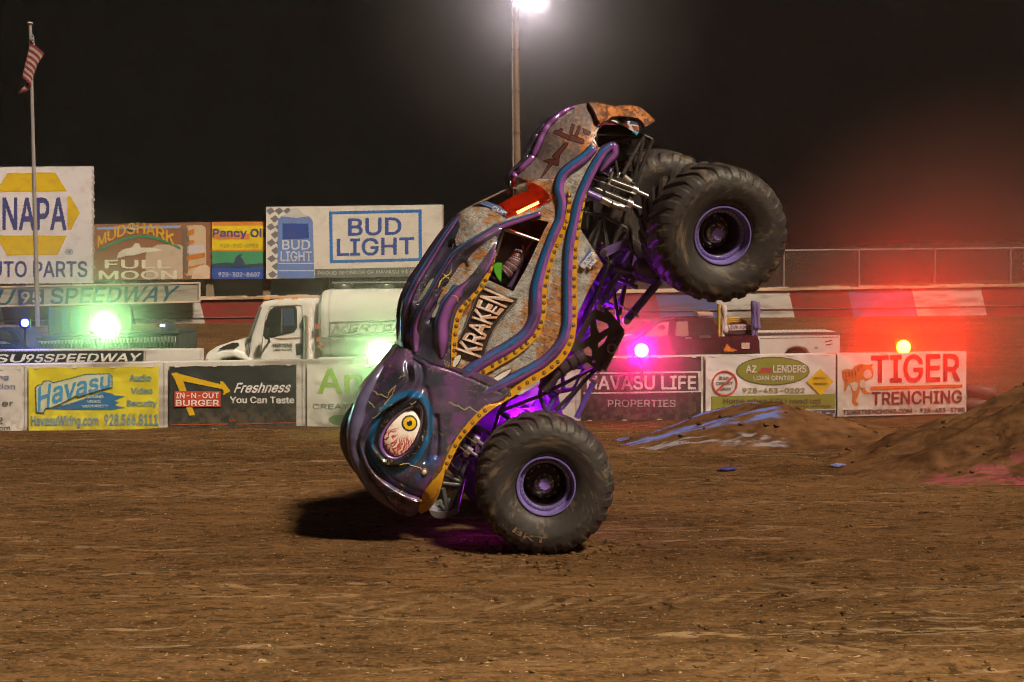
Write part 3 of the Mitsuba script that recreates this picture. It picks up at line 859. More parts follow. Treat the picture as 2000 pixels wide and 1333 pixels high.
BAR = (0.55, 0.54, 0.52)
bx = [-130, 48, 184, 320, 452, 590, 730, 870, 1010, 1125, 1248, 1374, 1505, 1634, 1760, 1888]
for k in range(len(bx) - 1):
    a, c = bx[k] + 0.6, bx[k + 1] - 0.6
    f = [at(a, bbot(a) + 3, barY(a)), at(c, bbot(c) + 3, barY(c)), at(c, btop(c), barY(c)), at(a, btop(a), barY(a))]
    for p in f[:2]: p[2] = -0.15
    ftop = [f[3] + [0, 0.06, 0.0], f[2] + [0, 0.06, 0.0]]
    g = [p + [0, 0.6, 0] for p in f]
    v = np.array(f + g)
    F = [[0, 1, 2], [0, 2, 3], [4, 6, 5], [4, 7, 6], [3, 2, 6], [3, 6, 7], [1, 5, 6], [1, 6, 2], [0, 3, 7], [0, 7, 4]]
    put(key, 'block', (v, F), 'wall_paint', color=BAR)


def banner(label, x0, x1, top, bot, color, bsdf='vinyl', cat_='banner', dy=-0.05):
    k = thing('banner', label, cat_, 'banners along the barrier')
    bd = Board(x0, x1, top, bot, barY(x0) + dy, barY(x1) + dy)
    nx, ny = 40, 16
    U, V = np.meshgrid(np.linspace(0, 1, nx), np.linspace(0, 1, ny))
    px = x0 + (x1 - x0) * U
    py = (top[0] + (top[1] - top[0]) * U) * (1 - V) + (bot[0] + (bot[1] - bot[0]) * U) * V
    sag = 0.9 * np.sin(U * np.pi * 5) ** 2 * (V < 0.01)
    p = bd.P(px, py + sag, 0.008)
    put(k, 'sheet', grid(p[..., 0], p[..., 1], p[..., 2]), bsdf, color=color, smooth=True)
    ties = []
    for s in np.linspace(0.06, 0.94, 4):
        xx_ = x0 + (x1 - x0) * s
        for yy_, o in (((top[0] + (top[1] - top[0]) * s) + 1.0, -1), ((bot[0] + (bot[1] - bot[0]) * s) - 1.0, 1)):
            ties.append(bd.poly(rect(xx_ - 4, yy_ - 1, xx_ + 4, yy_ + 1), 0.012, 0.012))
    put(k, 'tie', cat(ties), 'paint', color=(0.6, 0.6, 0.6), kind='stuff')
    return k, bd


k, b = banner('white banner with fragments of grey lettering at the left edge of the barrier', -70, 44, (722, 720), (845, 843.5), (0.52, 0.50, 0.50))
puts(k, 'lettering', [b.text('ing', (-8, 732, 17, 744)), b.text('ation', (-14, 750, 30, 760), bold=False)], 'paint', color=(0.15, 0.17, 0.33))
puts(k, 'lower_lettering', [b.text('ier', (-2, 782, 26, 794), bold=False), b.text('2', (-8, 815, 6, 828), bold=False), b.text('com', (-10, 834, 20, 841), bold=False)], 'paint', color=(0.08, 0.08, 0.1))

YB = (0.56, 0.50, 0.035)
k, b = banner('yellow banner with big tilted blue lettering on a blue splash, on the barrier', 56, 310, (718.5, 715.5), (843, 839.5), YB)
sp = [(98, 799), (140, 800), (215, 801), (245, 796), (225, 793), (228, 788), (233, 786), (222, 783), (243, 774), (225, 773), (218, 769), (200, 765), (160, 780), (120, 793)]
put(k, 'splash', b.poly(sp, 0.012, 0.008), 'paint', color=(0.025, 0.13, 0.30))
puts(k, 'splash_lettering', [b.text('WIRING', [(120, 794), (164, 781), (163, 777), (119, 790)], 0.022), b.text('SOUND', (169, 772, 202, 778), 0.022), b.text('VIDEO', (170, 782, 197, 787), 0.022), b.text('SECURITY', (160, 791, 212, 796), 0.022)], 'paint', color=(0.45, 0.52, 0.5))
out = [(71, 806), (69, 757), (74, 752), (82, 750), (85, 744), (98, 743), (104, 747), (140, 738), (165, 731), (212, 729), (220, 734), (220, 758), (190, 765), (160, 775), (150, 774), (120, 790), (100, 798), (90, 799), (86, 808)]
put(k, 'name_plate', b.poly(out, 0.022, 0.008), 'paint', color=(0.05, 0.10, 0.13))
put(k, 'name_rim', b.poly(Polygon(out).buffer(-2.2), 0.032, 0.006), 'paint', color=(0.47, 0.50, 0.36))
puts(k, 'name_lettering', [b.text('H', [(75, 804), (97, 795), (101, 748), (76, 756)], 0.04), b.text('avasu', [(102, 790), (216, 757), (217, 732), (104, 756)], 0.04)], 'paint', color=(0.06, 0.25, 0.47))
puts(k, 'lettering', [b.text('Audio', (253, 732, 295, 745), 0.012), b.text('Video', (256, 757, 298, 770), 0.012), b.text('Security', (247, 782, 307, 797), 0.012)], 'paint', color=(0.07, 0.18, 0.30))
puts(k, 'lower_lettering', [b.text('HavasuWiring.com', (61, 812, 192, 837), 0.012), b.text('928.566.8111', (204, 809, 309, 831), 0.012)], 'paint', color=(0.10, 0.20, 0.33))

k, b = banner('dark grey banner with a bent yellow arrow over a red box, on the barrier', 331, 579, (716, 712.5), (840, 835.5), (0.028, 0.036, 0.036))
arrow = [(334, 730), (345, 728), (352, 731), (431, 751), (429, 745), (436, 746), (450, 764), (436, 772), (437, 764), (434, 760), (358, 745), (381, 811), (370, 812), (341, 740)]
put(k, 'yellow_arrow', b.poly(arrow, 0.012, 0.01), 'paint', color=(0.55, 0.36, 0.01))
put(k, 'red_box', b.poly(rect(341, 764, 431, 795), 0.024, 0.01), 'paint', color=(0.42, 0.045, 0.02))
puts(k, 'box_lettering', [b.text('IN-N-OUT', (344, 767, 428, 778), 0.036), b.text('BURGER', (344, 781, 428, 793), 0.036)], 'paint', color=(0.62, 0.55, 0.52))
puts(k, 'lettering', [b.text('Freshness', [(456, 768), (564, 767), (572, 747), (464, 748)], 0.014), b.text('You Can Taste', (449, 775, 575, 788), 0.014)], 'paint', color=(0.58, 0.58, 0.58))
puts(k, 'red_rule', [b.poly([(334, 829), (445, 828), (445, 829.5), (334, 830.5)], 0.012, 0.006), b.poly([(462, 828), (577, 825), (577, 826.5), (462, 829.5)], 0.012, 0.006), b.text('inc', (447, 820, 463, 824), 0.012)], 'paint', color=(0.42, 0.06, 0.02))

k, b = banner('white banner with tall lime green lettering, part hidden behind the truck nose', 600, 868, (712, 709), (835.5, 830), (0.56, 0.57, 0.54))
put(k, 'lettering', b.text('Anc', (620, 720, 750, 770), 0.012), 'paint', color=(0.22, 0.42, 0.04))
put(k, 'lower_lettering', b.text('CREATIVE', (611, 789, 718, 799), 0.012, bold=False), 'paint', color=(0.10, 0.13, 0.10))
put(k, 'badge', b.poly(Polygon(ell(662, 820, 19, 9)).buffer(1.0), 0.012, 0.006), 'paint', color=(0.12, 0.20, 0.08))

k, b = banner('dark maroon banner with white framed lettering behind the front wheel of the truck', 1138, 1369, (700, 696.5), (823, 819), (0.040, 0.026, 0.034))
ro = Polygon([(1139, 728), (1368, 725), (1369, 766), (1139, 770)]); ri = Polygon([(1135, 731), (1363, 728), (1364, 763.5), (1135, 767)])
put(k, 'white_frame', b.poly(ro.difference(ri), 0.012, 0.008), 'paint', color=(0.52, 0.48, 0.50))
put(k, 'lettering', b.text('HAVASU LIFE', (1146, 734, 1359, 761), 0.012), 'paint', color=(0.55, 0.52, 0.54))
put(k, 'lower_lettering', b.text('PROPERTIES', (1187, 781, 1319, 795), 0.012, bold=False), 'paint', color=(0.36, 0.33, 0.36))

k, b = banner('white banner with an olive oval and a yellow diamond, behind the dirt jump', 1378, 1632, (695.5, 692), (812.5, 808), (0.53, 0.50, 0.52))
OLV = (0.20, 0.20, 0.035)
put(k, 'oval', b.poly(ell(1509, 725, 72, 28), 0.012, 0.006), 'paint', color=(0.10, 0.09, 0.05))
put(k, 'oval_fill', b.poly(ell(1509, 725, 70, 26), 0.02, 0.006), 'paint', color=OLV)
puts(k, 'oval_lettering', [b.text('AZ', (1456, 714, 1477, 728), 0.03), b.text('LENDERS', (1509, 713, 1574, 728), 0.03), b.text('LOAN CENTER', (1471, 734, 1550, 743), 0.03)], 'paint', color=(0.55, 0.5, 0.48))
put(k, 'red_state_shape', b.poly([(1478, 728), (1488, 718), (1506, 719), (1506, 729)], 0.03, 0.006), 'paint', color=(0.32, 0.05, 0.05))
ring = Polygon(ell(1415, 749, 25, 25)).difference(Polygon(ell(1415, 749, 22, 22))).union(LineString([(1401, 762), (1431, 736)]).buffer(1.6))
put(k, 'prohibition_ring', b.poly(ring, 0.024, 0.006), 'paint', color=(0.46, 0.06, 0.045))
puts(k, 'ring_lettering', [b.text('BAD', (1405, 736, 1423, 742), 0.012), b.text('CREDIT', (1398, 746, 1431, 752), 0.012), b.text('OKAY', (1406, 757, 1428, 763), 0.012)], 'paint', color=(0.15, 0.12, 0.1))
put(k, 'phone_lettering', b.text('928-453-0202', (1450, 758, 1571, 768), 0.012), 'paint', color=(0.20, 0.18, 0.06))
put(k, 'olive_band', b.poly([(1389, 774.5), (1631, 769.5), (1631, 798), (1389, 802)], 0.012, 0.006), 'paint', color=OLV)
puts(k, 'band_lettering', [b.text('Home when YOU need us!', (1412, 778, 1602, 789), 0.02), b.text('emergency service', (1520, 791, 1622, 796), 0.02)], 'paint', color=(0.10, 0.07, 0.04))
put(k, 'yellow_diamond', b.poly([(1575, 746), (1601, 720), (1628, 745), (1602, 773)], 0.024, 0.006), 'paint', color=(0.56, 0.36, 0.01))
puts(k, 'diamond_lettering', [b.text('NOTARY', (1588, 737, 1613, 741), 0.032), b.text('SERVICE', (1588, 748, 1615, 752), 0.032)], 'paint', color=(0.12, 0.08, 0.02))
put(k, 'bottom_strip', b.poly([(1540, 802.5), (1631, 801), (1631, 808), (1540, 811)], 0.012, 0.006), 'paint', color=(0.06, 0.05, 0.08))
put(k, 'strip_lettering', b.text('NMLS 202163', (1545, 803.5, 1604, 808.5), 0.02), 'paint', color=(0.5, 0.48, 0.5))

k, b = banner('white banner with a walking tiger and bold red lettering, last on the right', 1635.5, 1886, (690.5, 686), (814, 807.5), (0.55, 0.52, 0.50))
RD = (0.30, 0.018, 0.02)
put(k, 'lettering', b.text('TIGER', [(1701, 749), (1874, 745.5), (1874, 690), (1701, 694)], 0.014, 0.012), 'paint', color=RD)
put(k, 'orange_rule', b.poly([(1700, 755), (1879, 751), (1879, 757), (1700, 762)], 0.014, 0.01), 'paint', color=(0.56, 0.12, 0.015))
put(k, 'second_lettering', b.text('TRENCHING', [(1702, 792), (1878, 787.5), (1878, 762), (1702, 765.5)], 0.014, 0.012), 'paint', color=(0.14, 0.02, 0.025))
put(k, 'lower_lettering', b.text('TIGERTRENCHING.COM - 928-453-1755', [(1646, 810), (1884, 804), (1884, 796), (1646, 801)], 0.014, 0.012), 'paint', color=(0.10, 0.05, 0.05))
tig = [(1645, 724), (1655, 721), (1664, 722), (1670, 714), (1682, 711), (1692, 713), (1706, 711), (1702, 718), (1706, 727), (1704, 737), (1696, 742), (1690, 745), (1688, 754), (1691, 764), (1700, 768), (1697, 771), (1686, 768), (1680, 757), (1677, 770), (1671, 784), (1677, 790), (1671, 793), (1664, 788), (1665, 770), (1661, 752), (1656, 750), (1652, 762), (1648, 764), (1650, 750), (1645, 738)]
put(k, 'tiger', b.poly(tig, 0.012, 0.008), 'paint', color=(0.50, 0.15, 0.03))
puts(k, 'tiger_belly', [b.poly(ell(1694, 731, 8, 9), 0.022, 0.005), b.poly([(1660, 750), (1668, 745), (1676, 750), (1672, 764), (1666, 764)], 0.022, 0.005), b.poly(ell(1684, 750, 6, 8), 0.022, 0.005)], 'paint', color=(0.52, 0.42, 0.36))
sl = []
for (x, y, dx, dy) in ((1650, 726, 3, 12), (1656, 724, 3, 14), (1662, 725, 2, 12), (1668, 724, 3, 12), (1674, 716, 2, 8), (1680, 713, 2, 7), (1670, 772, 6, 2), (1668, 762, 7, 2), (1688, 728, 4, 2), (1698, 727, 4, 2), (1692, 737, 5, 2), (1684, 722, 5, 2), (1650, 740, 4, 6), (1681, 758, 6, 2)):
    sl.append(b.poly([(x, y), (x + 1.6, y + 0.4), (x + dx + 0.5, y + dy), (x + dx - 0.6, y + dy)], 0.03, 0.004))
put(k, 'tiger_stripes', cat(sl), 'paint', color=(0.06, 0.02, 0.015), kind='stuff')

# upper row at left: a second barrier standing behind the first
def upY(px): return 33.9


key = thing('upper_barrier', 'white block wall behind the arena barrier at left', 'barrier')
for (a, c) in ((-140, 20), (20, 150), (150, 284), (284, 390)):
    f = [at(a + 0.5, 720, upY(a)), at(c - 0.5, 720, upY(c)), at(c - 0.5, 684.5 - c * 0.004, upY(c)), at(a + 0.5, 684.5 - a * 0.004, upY(a))]
    f[0][2] = f[1][2] = -0.1
    v = np.array(f + [p + [0, 0.5, 0] for p in f])
    put(key, 'block', (v, [[0, 1, 2], [0, 2, 3], [4, 6, 5], [4, 7, 6], [3, 2, 6], [3, 6, 7], [1, 5, 6], [1, 6, 2], [0, 3, 7], [0, 7, 4]]), 'wall_paint', color=BAR)
k = thing('banner', 'long black banner with slanted white lettering above the yellow banner at left', 'banner', 'banners along the barrier')
b = Board(-140, 280, (687.5, 685.5), (718, 715), upY(0) - 0.05, upY(0) - 0.05)
put(k, 'sheet', b.panel(0.02), 'vinyl', color=(0.018, 0.028, 0.025))
puts(k, 'lettering', [b.text('HAVASU', [(-140, 708.5), (46, 708.5), (52, 692), (-134, 692)], 0.004, 0.012), b.text('95', [(48, 708.5), (82, 708.5), (88, 692), (54, 692)], 0.004, 0.012), b.text('SPEEDWAY', [(84, 708), (272, 706), (277, 690), (90, 691.5)], 0.004, 0.012)], 'paint', color=(0.62, 0.64, 0.60))

# ================================================================ VEHICLES IN THE INFIELD
def prism(pts, Y, d0, d1, bev=0.0):
    """a side elevation drawn in survey units at distance Y, made solid from Y+d0 to Y+d1; the near and far edges are eased"""
    g = pts if isinstance(pts, Polygon) else Polygon(pts)
    ms = []
    for q in getattr(g, 'geoms', [g]):
        m = trimesh.creation.extrude_polygon(q, 1.0, engine='earcut')
        v = np.array(m.vertices)
        base = np.array([at(x, y, Y) for x, y in v[:, :2]])
        base[:, 1] += d0 + v[:, 2] * (d1 - d0)
        ms.append(trimesh.Trimesh(base, m.faces, process=False))
    return cat(ms)


def eased(pts, Y, d0, d1, r=0.05):
    """as prism, with a chamfer of r metres"""
    k = FOCAL / Y
    g = pts if isinstance(pts, Polygon) else Polygon(pts)
    g2 = g.buffer(-r * k, join_style=2)
    return cat([prism(g, Y, d0 + r, d1 - r), prism(g2, Y, d0, d1), prism(g.buffer(-0.5 * r * k, join_style=2), Y, d0 + r * 0.35, d1 - r * 0.35)])


def road_wheel(parent, px, py, Y, R, w, d):
    c = at(px, py, Y) + [0, d, 0]
    prof = [(R * 0.62, -w / 2), (R * 0.9, -w / 2), (R * 0.98, -w * 0.4), (R, -w * 0.25), (R, w * 0.25), (R * 0.98, w * 0.4), (R * 0.9, w / 2), (R * 0.62, w / 2)]
    m = lathe(prof, 40); v = np.array(m.vertices)[:, [0, 2, 1]]
    wk = numbered(parent + '__wheel')
    put(wk, 'tyre', trimesh.Trimesh(v + c, m.faces, process=False), 'paint', color=(0.025, 0.025, 0.026), smooth=40)
    m = lathe([(0, -w * 0.32), (R * 0.2, -w * 0.36), (R * 0.25, -w * 0.2), (R * 0.5, -w * 0.18), (R * 0.58, -w * 0.46), (R * 0.63, -w * 0.46), (R * 0.63, w * 0.4), (0, w * 0.4)], 32); v = np.array(m.vertices)[:, [0, 2, 1]]
    put(wk, 'rim', trimesh.Trimesh(v + c, m.faces, process=False), 'metal', color=(0.35, 0.35, 0.35), smooth=30)


TY = 38.0
WHITE = (0.62, 0.62, 0.60)
key = thing('tanker_truck', 'white tanker truck with a short bonnet and dark cab window behind the barrier', 'truck')
put(key, 'cab', eased([(480, 742), (478, 700), (486, 668), (489, 655), (508, 597), (513, 590), (525, 587), (598, 585), (606, 589), (610, 600), (612, 742)], TY, 0.05, 2.25, 0.09), 'gloss', color=WHITE, smooth=30)
put(key, 'bonnet', eased([(400, 742), (396, 712), (397, 700), (402, 690), (420, 678), (450, 668), (484, 660), (489, 655), (482, 742)], TY, 0.16, 2.14, 0.14), 'gloss', color=WHITE, smooth=30)
put(key, 'fender', eased(Polygon([(399, 716), (408, 700), (425, 690), (452, 684), (474, 689), (490, 702), (497, 716), (484, 716), (474, 704), (455, 698), (435, 702), (424, 716)]), TY, -0.06, 0.3, 0.05), 'gloss', color=WHITE, smooth=30)
put(key, 'wheel_well', prism([(426, 742), (430, 716), (442, 703), (456, 699), (470, 703), (484, 716), (486, 742)], TY, -0.01, 0.5), 'paint', color=(0.012, 0.012, 0.012))
road_wheel(key, 456, 745, TY, 0.50, 0.28, 0.12)
put(key, 'headlight', prism([(397, 711), (401, 703), (420, 700), (424, 712)], TY, 0.06, 0.3), 'gloss', color=(0.22, 0.20, 0.18))
put(key, 'headlight_lens', prism([(398, 709), (402, 705), (409, 704), (410, 709)], TY, 0.04, 0.08), 'gloss', color=(0.7, 0.62, 0.5))
put(key, 'side_vent', prism(Polygon([(427, 682), (440, 675), (452, 671), (462, 671), (464, 676), (456, 682), (440, 683)]).buffer(0.5), TY, 0.14, 0.2), 'paint', color=(0.02, 0.025, 0.022))
put(key, 'windscreen', prism([(484, 660), (506, 598), (510, 600), (489, 660)], TY, 0.035, 2.2), 'gloss', color=(0.12, 0.14, 0.14))
win = Polygon([(517, 652), (520, 630), (528, 608), (536, 602), (574, 600), (577, 604), (578, 640), (572, 648), (548, 653), (530, 658)])
put(key, 'window_gasket', prism(win.buffer(2.2), TY, 0.035, 0.05), 'paint', color=(0.03, 0.03, 0.03))
put(key, 'window_glass', prism(win, TY, 0.02, 0.034), 'gloss', color=(0.018, 0.024, 0.02))
put(key, 'window_pillar', prism([(549, 602), (552, 602), (551, 652), (548, 653)], TY, 0.01, 0.019), 'paint', color=(0.12, 0.12, 0.11))
put(key, 'seat_back', prism([(553, 603), (573, 602), (575, 636), (553, 637)], TY, 0.012, 0.0195), 'paint', color=(0.035, 0.06, 0.11))
door = Polygon([(508, 720), (509, 690), (512, 660), (518, 620), (528, 598), (586, 596), (590, 600), (591, 720)])
put(key, 'door_seam', prism(door.difference(door.buffer(-0.9)), TY, 0.036, 0.05), 'paint', color=(0.08, 0.08, 0.08))
put(key, 'door_handle', prism(Polygon([(578, 673), (590, 672), (590, 692), (580, 693)]).buffer(1), TY, 0.03, 0.06), 'paint', color=(0.02, 0.02, 0.02))
put(key, 'door_stripe', prism([(535, 661), (586, 659), (586, 662), (545, 664)], TY, 0.037, 0.05), 'paint', color=(0.28, 0.16, 0.09))
tb = Board(530, 574, (670, 669), (688, 687), TY + 0.034, TY + 0.034)
puts(key, 'door_lettering', [tb.text('MERTENS', (533, 671, 571, 678), 0.0, 0.006), tb.text('LAKE HAVASU', (534, 681, 571, 685), 0.0, 0.006)], 'paint', color=(0.10, 0.09, 0.08))
put(key, 'mirror', eased(Polygon([(518, 655), (522, 640), (528, 640), (529, 657), (523, 663)]), TY, -0.35, -0.2, 0.03), 'gloss', color=(0.03, 0.035, 0.03), smooth=30)
put(key, 'mirror_arm', stick(at(524, 660, TY - 0.28), at(526, 667, TY + 0.05), 0.03), 'paint', color=(0.02, 0.02, 0.02))
put(key, 'exhaust_stack', tube([at(597, 618, TY - 0.02), at(597, 720, TY - 0.02)], 0.065, 14), 'metal', color=(0.62, 0.62, 0.60), smooth=40)
put(key, 'grab_bar', prism([(594, 616), (600, 616), (600, 622), (594, 622)], TY, -0.12, 0.05), 'metal', color=(0.7, 0.7, 0.68))
# the tank: an oval barrel
c0, c1 = at(620, 647, TY), at(1000, 640, TY)
a = np.linspace(0, 2 * np.pi, 65)
xs_t = [c0[0] - 0.02, c0[0], c0[0] + 0.08, c0[0] + 0.2, c1[0]]
sc_t = [0.0, 0.86, 0.96, 1.0, 1.0]
X = np.array(xs_t)[:, None] + 0 * a[None]
Zc = (c0[2] + c1[2]) / 2 + 0.12
se = lambda t, e: np.sign(t) * np.abs(t) ** e
Yt = TY + 1.15 + np.array(sc_t)[:, None] * 1.12 * se(np.sin(a), 0.75)[None]
Zt = Zc + np.array(sc_t)[:, None] * 0.88 * se(np.cos(a), 0.75)[None]
put(key, 'tank', grid(X, Yt, Zt), 'gloss', color=(0.52, 0.55, 0.50), smooth=30)
bands = []
for px in (640, 790, 930):
    x = at(px, 640, TY)[0]
    bands.append(grid(np.array([x, x + 0.06])[:, None] + 0 * a[None], TY + 1.15 + 1.127 * se(np.sin(a), 0.75)[None] * np.ones((2, 1)), Zc + 0.887 * se(np.cos(a), 0.75)[None] * np.ones((2, 1))))
puts(key, 'tank_band', bands, 'gloss', color=(0.42, 0.45, 0.42), smooth=30)
tb = Board(640, 830, (625, 620), (656, 651), TY + 0.02, TY + 0.02)
fo, fi = Polygon([(643, 629), (826, 624), (826, 651), (643, 655)]), Polygon([(645.5, 631.5), (823.5, 626.5), (823.5, 648.5), (645.5, 652.5)])
put(key, 'name_frame', tb.poly(fo.difference(fi), 0.0, 0.01), 'paint', color=(0.16, 0.20, 0.15))
put(key, 'lettering', tb.text('MERTENS', [(649, 649), (812, 645.5), (818, 631), (655, 634)], 0.0, 0.01), 'paint', color=(0.22, 0.27, 0.19))
put(key, 'small_lettering', tb.text('PORTABLE TOILETS', (626, 659, 673, 664), 0.0, 0.01), 'paint', color=(0.10, 0.12, 0.1))
puts(key, 'marker_lamp', [prism(rect(616, 633, 622, 643), TY, -0.02, 0.1), prism(rect(618, 659, 624, 668), TY, -0.02, 0.1), prism(rect(620, 676, 632, 680), TY, -0.01, 0.1)], 'gloss', color=(0.40, 0.10, 0.05))
put(key, 'catwalk', eased([(622, 700), (1000, 692), (1000, 703), (622, 711)], TY, -0.15, 0.5, 0.03), 'paint', color=(0.42, 0.45, 0.42))
for px in (520, 548, 576):
    put(key, 'roof_marker', bevel_box(at(px, 585.5 - (px - 520) * 0.02, TY + 0.4) + [0, 0, 0.02], [0.16, 0.09, 0.07], 0.02), 'gloss', color=(0.55, 0.22, 0.03))
put(key, 'bonnet_seam', prism([(489, 656), (491, 656), (484, 720), (482, 720)], TY, 0.02, 0.06), 'paint', color=(0.05, 0.05, 0.05))
put(key, 'cab_step', cat([prism(rect(508, 724, 560, 728), TY, -0.06, 0.1)]), 'metal', color=(0.45, 0.45, 0.44))
put(key, 'wiper', stick(at(492, 648, TY + 0.5), at(502, 612, TY + 0.7), 0.015), 'paint', color=(0.02, 0.02, 0.02))
for px in (660, 745, 870):
    put(key, 'tank_hatch', lathe([(0, 0.14), (0.20, 0.13), (0.22, 0.08), (0.22, -0.1)], 20).apply_translation([at(px, 600, TY)[0], TY + 1.15, Zc + 0.86]), 'metal', color=(0.4, 0.42, 0.4), smooth=30)
put(key, 'tank_handrail', tube([[c0[0] + 0.3, TY + 0.75, Zc + 1.05], [c1[0], TY + 0.75, Zc + 1.05]], 0.02, 8), 'metal', color=(0.5, 0.5, 0.5))
put(key, 'tank_hose', tube(spl([at(625, 704, TY - 0.12), at(660, 708, TY - 0.2), at(700, 702, TY - 0.2), at(760, 706, TY - 0.16)], 30), 0.045, 10), 'paint', color=(0.03, 0.035, 0.03), smooth=True)
put(key, 'chassis_rail', prism([(480, 735), (1000, 730), (1000, 752), (480, 755)], TY, 0.3, 1.9), 'paint', color=(0.02, 0.02, 0.02))
for px in (842, 905): road_wheel(key, px, 744, TY, 0.50, 0.5, 0.3)

PY_ = 42.0
MAR = (0.055, 0.007, 0.016)
key = thing('pickup_truck', 'dark red crew cab pickup with poles and a hose reel in its bed', 'pickup')
body = [(1196, 758), (1200, 700), (1204, 680), (1212, 668), (1244, 660), (1252, 655), (1274, 636), (1290, 627), (1320, 623), (1386, 621), (1396, 628), (1404, 658), (1480, 656), (1484, 668), (1486, 700), (1484, 758)]
put(key, 'body', eased(body, PY_, 0.0, 1.9, 0.09), 'gloss', color=MAR, smooth=30)
for nm, w in (('front_window', [(1260, 657), (1278, 640), (1290, 632), (1306, 630), (1303, 654), (1290, 657)]), ('rear_window', [(1322, 630), (1342, 629), (1344, 655), (1334, 657), (1320, 655)]), ('quarter_window', [(1350, 630), (1384, 628), (1393, 654), (1352, 656)])):
    put(key, nm, prism(Polygon(w).buffer(1), PY_, -0.015, 0.02), 'gloss', color=(0.30, 0.20, 0.17) if nm != 'quarter_window' else (0.04, 0.02, 0.025), label='pale lit window' if nm != 'quarter_window' else None)
put(key, 'headrest', prism(Polygon(ell(1292, 640, 7, 5)), PY_, -0.03, -0.016), 'paint', color=(0.06, 0.02, 0.03))
puts(key, 'light_bar', [eased(Polygon(rect(1368, 612, 1398, 620)), PY_, 0.5, 1.5, 0.03)], 'gloss', color=(0.45, 0.30, 0.28))
puts(key, 'door_handle', [prism(rect(1338, 659, 1350, 662), PY_, -0.03, 0.0), prism(rect(1366, 655, 1388, 661), PY_, -0.03, 0.0)], 'metal', color=(0.5, 0.4, 0.4))
put(key, 'taillight', prism(rect(1448, 670, 1464, 682), PY_, -0.02, 0.1), 'gloss', color=(0.5, 0.33, 0.3))
put(key, 'reflector', prism([(1412, 686), (1420, 672), (1428, 680), (1440, 684), (1430, 688)], PY_, -0.012, 0.02), 'gloss', color=(0.55, 0.16, 0.03))
for dpx in (1256, 1314, 1348, 1398):
    put(key, 'door_seam', prism([(dpx, 664), (dpx + 1.2, 664), (dpx + 3.2, 730), (dpx + 2, 730)], PY_, -0.008, 0.01), 'paint', color=(0.012, 0.004, 0.006))
put(key, 'body_moulding', prism([(1212, 690), (1484, 688), (1484, 691), (1212, 693)], PY_, -0.02, 0.01), 'paint', color=(0.02, 0.012, 0.014))
put(key, 'tonneau', eased(Polygon([(1404, 657), (1412, 640), (1420, 634), (1460, 634), (1470, 642), (1476, 658)]), PY_, 0.3, 1.6, 0.05), 'paint', color=(0.07, 0.02, 0.03))
tb = Board(1418, 1468, (635, 634), (646, 645), PY_ + 0.28, PY_ + 0.28)
put(key, 'bed_sign', tb.panel(0.02), 'paint', color=(0.48, 0.40, 0.42))
put(key, 'bed_lettering', tb.text('LIVE FIRE', (1422, 637, 1464, 643), 0.002, 0.008), 'paint', color=(0.14, 0.05, 0.08))
for px in (1228, 1452): road_wheel(key, px, 748, PY_, 0.40, 0.26, 0.0)
m = []
for r_ in (0.0, 0.05, 0.1):
    t_ = np.linspace(0.15, math.pi - 0.15, 20)
    cc = at(1434, 640, PY_ + 0.5)
    m.append(tube(np.stack([cc[0] + (0.38 - r_) * np.cos(t_), cc[1] + 0 * t_, cc[2] + (0.26 - r_) * np.sin(t_)], 1), 0.03, 8))
puts(key, 'yellow_hose', m, 'gloss', color=(0.50, 0.27, 0.02), smooth=True)
for px, hgt_, c in ((1404, 594, (0.45, 0.25, 0.03)), (1412, 596, (0.50, 0.42, 0.46)), (1470, 588, (0.10, 0.08, 0.25)), (1477, 590, (0.14, 0.10, 0.28))):
    p_, q_ = at(px, 672, PY_ + 0.15), at(px, hgt_, PY_ + 0.15)
    put(key, 'pole', tube([p_, q_], 0.045, 8), 'gloss', color=c, smooth=40)
    if px != 1404:
        put(key, 'pennant', tube(np.linspace(q_ + [0.02, 0, 0], q_ + [0.06, 0, -0.75], 8), 0.07 + 0.02 * np.sin(np.arange(8)), 8), 'paint', color=c, smooth=True)

key = thing('pickup_truck', 'white long bed pickup parked behind the dark red one', 'pickup')
PW = 44.0
put(key, 'bed', eased(Polygon([(1380, 755), (1380, 652), (1638, 649), (1641, 654), (1640, 755)]).difference(Polygon(ell(1556, 700, 26, 21)).union(sbox(1530, 700, 1582, 760))), PW, 0.0, 1.9, 0.05), 'gloss', color=(0.52, 0.48, 0.47), smooth=30)
put(key, 'bed_rail', prism([(1380, 651.5), (1640, 648.5), (1640, 652), (1380, 655)], PW, -0.03, 0.1), 'paint', color=(0.10, 0.08, 0.08))
put(key, 'wheel_well', prism(Polygon(ell(1556, 700, 26.5, 21.5)).union(sbox(1529.5, 700, 1582.5, 755)), PW, 0.35, 1.0), 'paint', color=(0.015, 0.012, 0.012))
put(key, 'cab', eased(Polygon([(1290, 755), (1290, 660), (1312, 632), (1370, 630), (1382, 652), (1382, 755)]), PW, 0.02, 1.88, 0.08), 'gloss', color=(0.5, 0.46, 0.46), smooth=30)
put(key, 'bonnet', eased(Polygon([(1200, 755), (1198, 672), (1212, 660), (1292, 655), (1292, 755)]), PW, 0.08, 1.82, 0.10), 'gloss', color=(0.5, 0.46, 0.46), smooth=30)
put(key, 'swage_line', prism([(1484, 661), (1638, 658), (1638, 659.5), (1484, 662.5)], PW, -0.008, 0.01), 'paint', color=(0.22, 0.18, 0.18))
puts(key, 'badge', [prism([(1611, 667), (1625, 664), (1625, 666), (1612, 669)], PW, -0.015, 0.0), prism([(1613, 673), (1626, 671), (1626, 673), (1614, 675)], PW, -0.015, 0.0)], 'paint', color=(0.2, 0.05, 0.06))
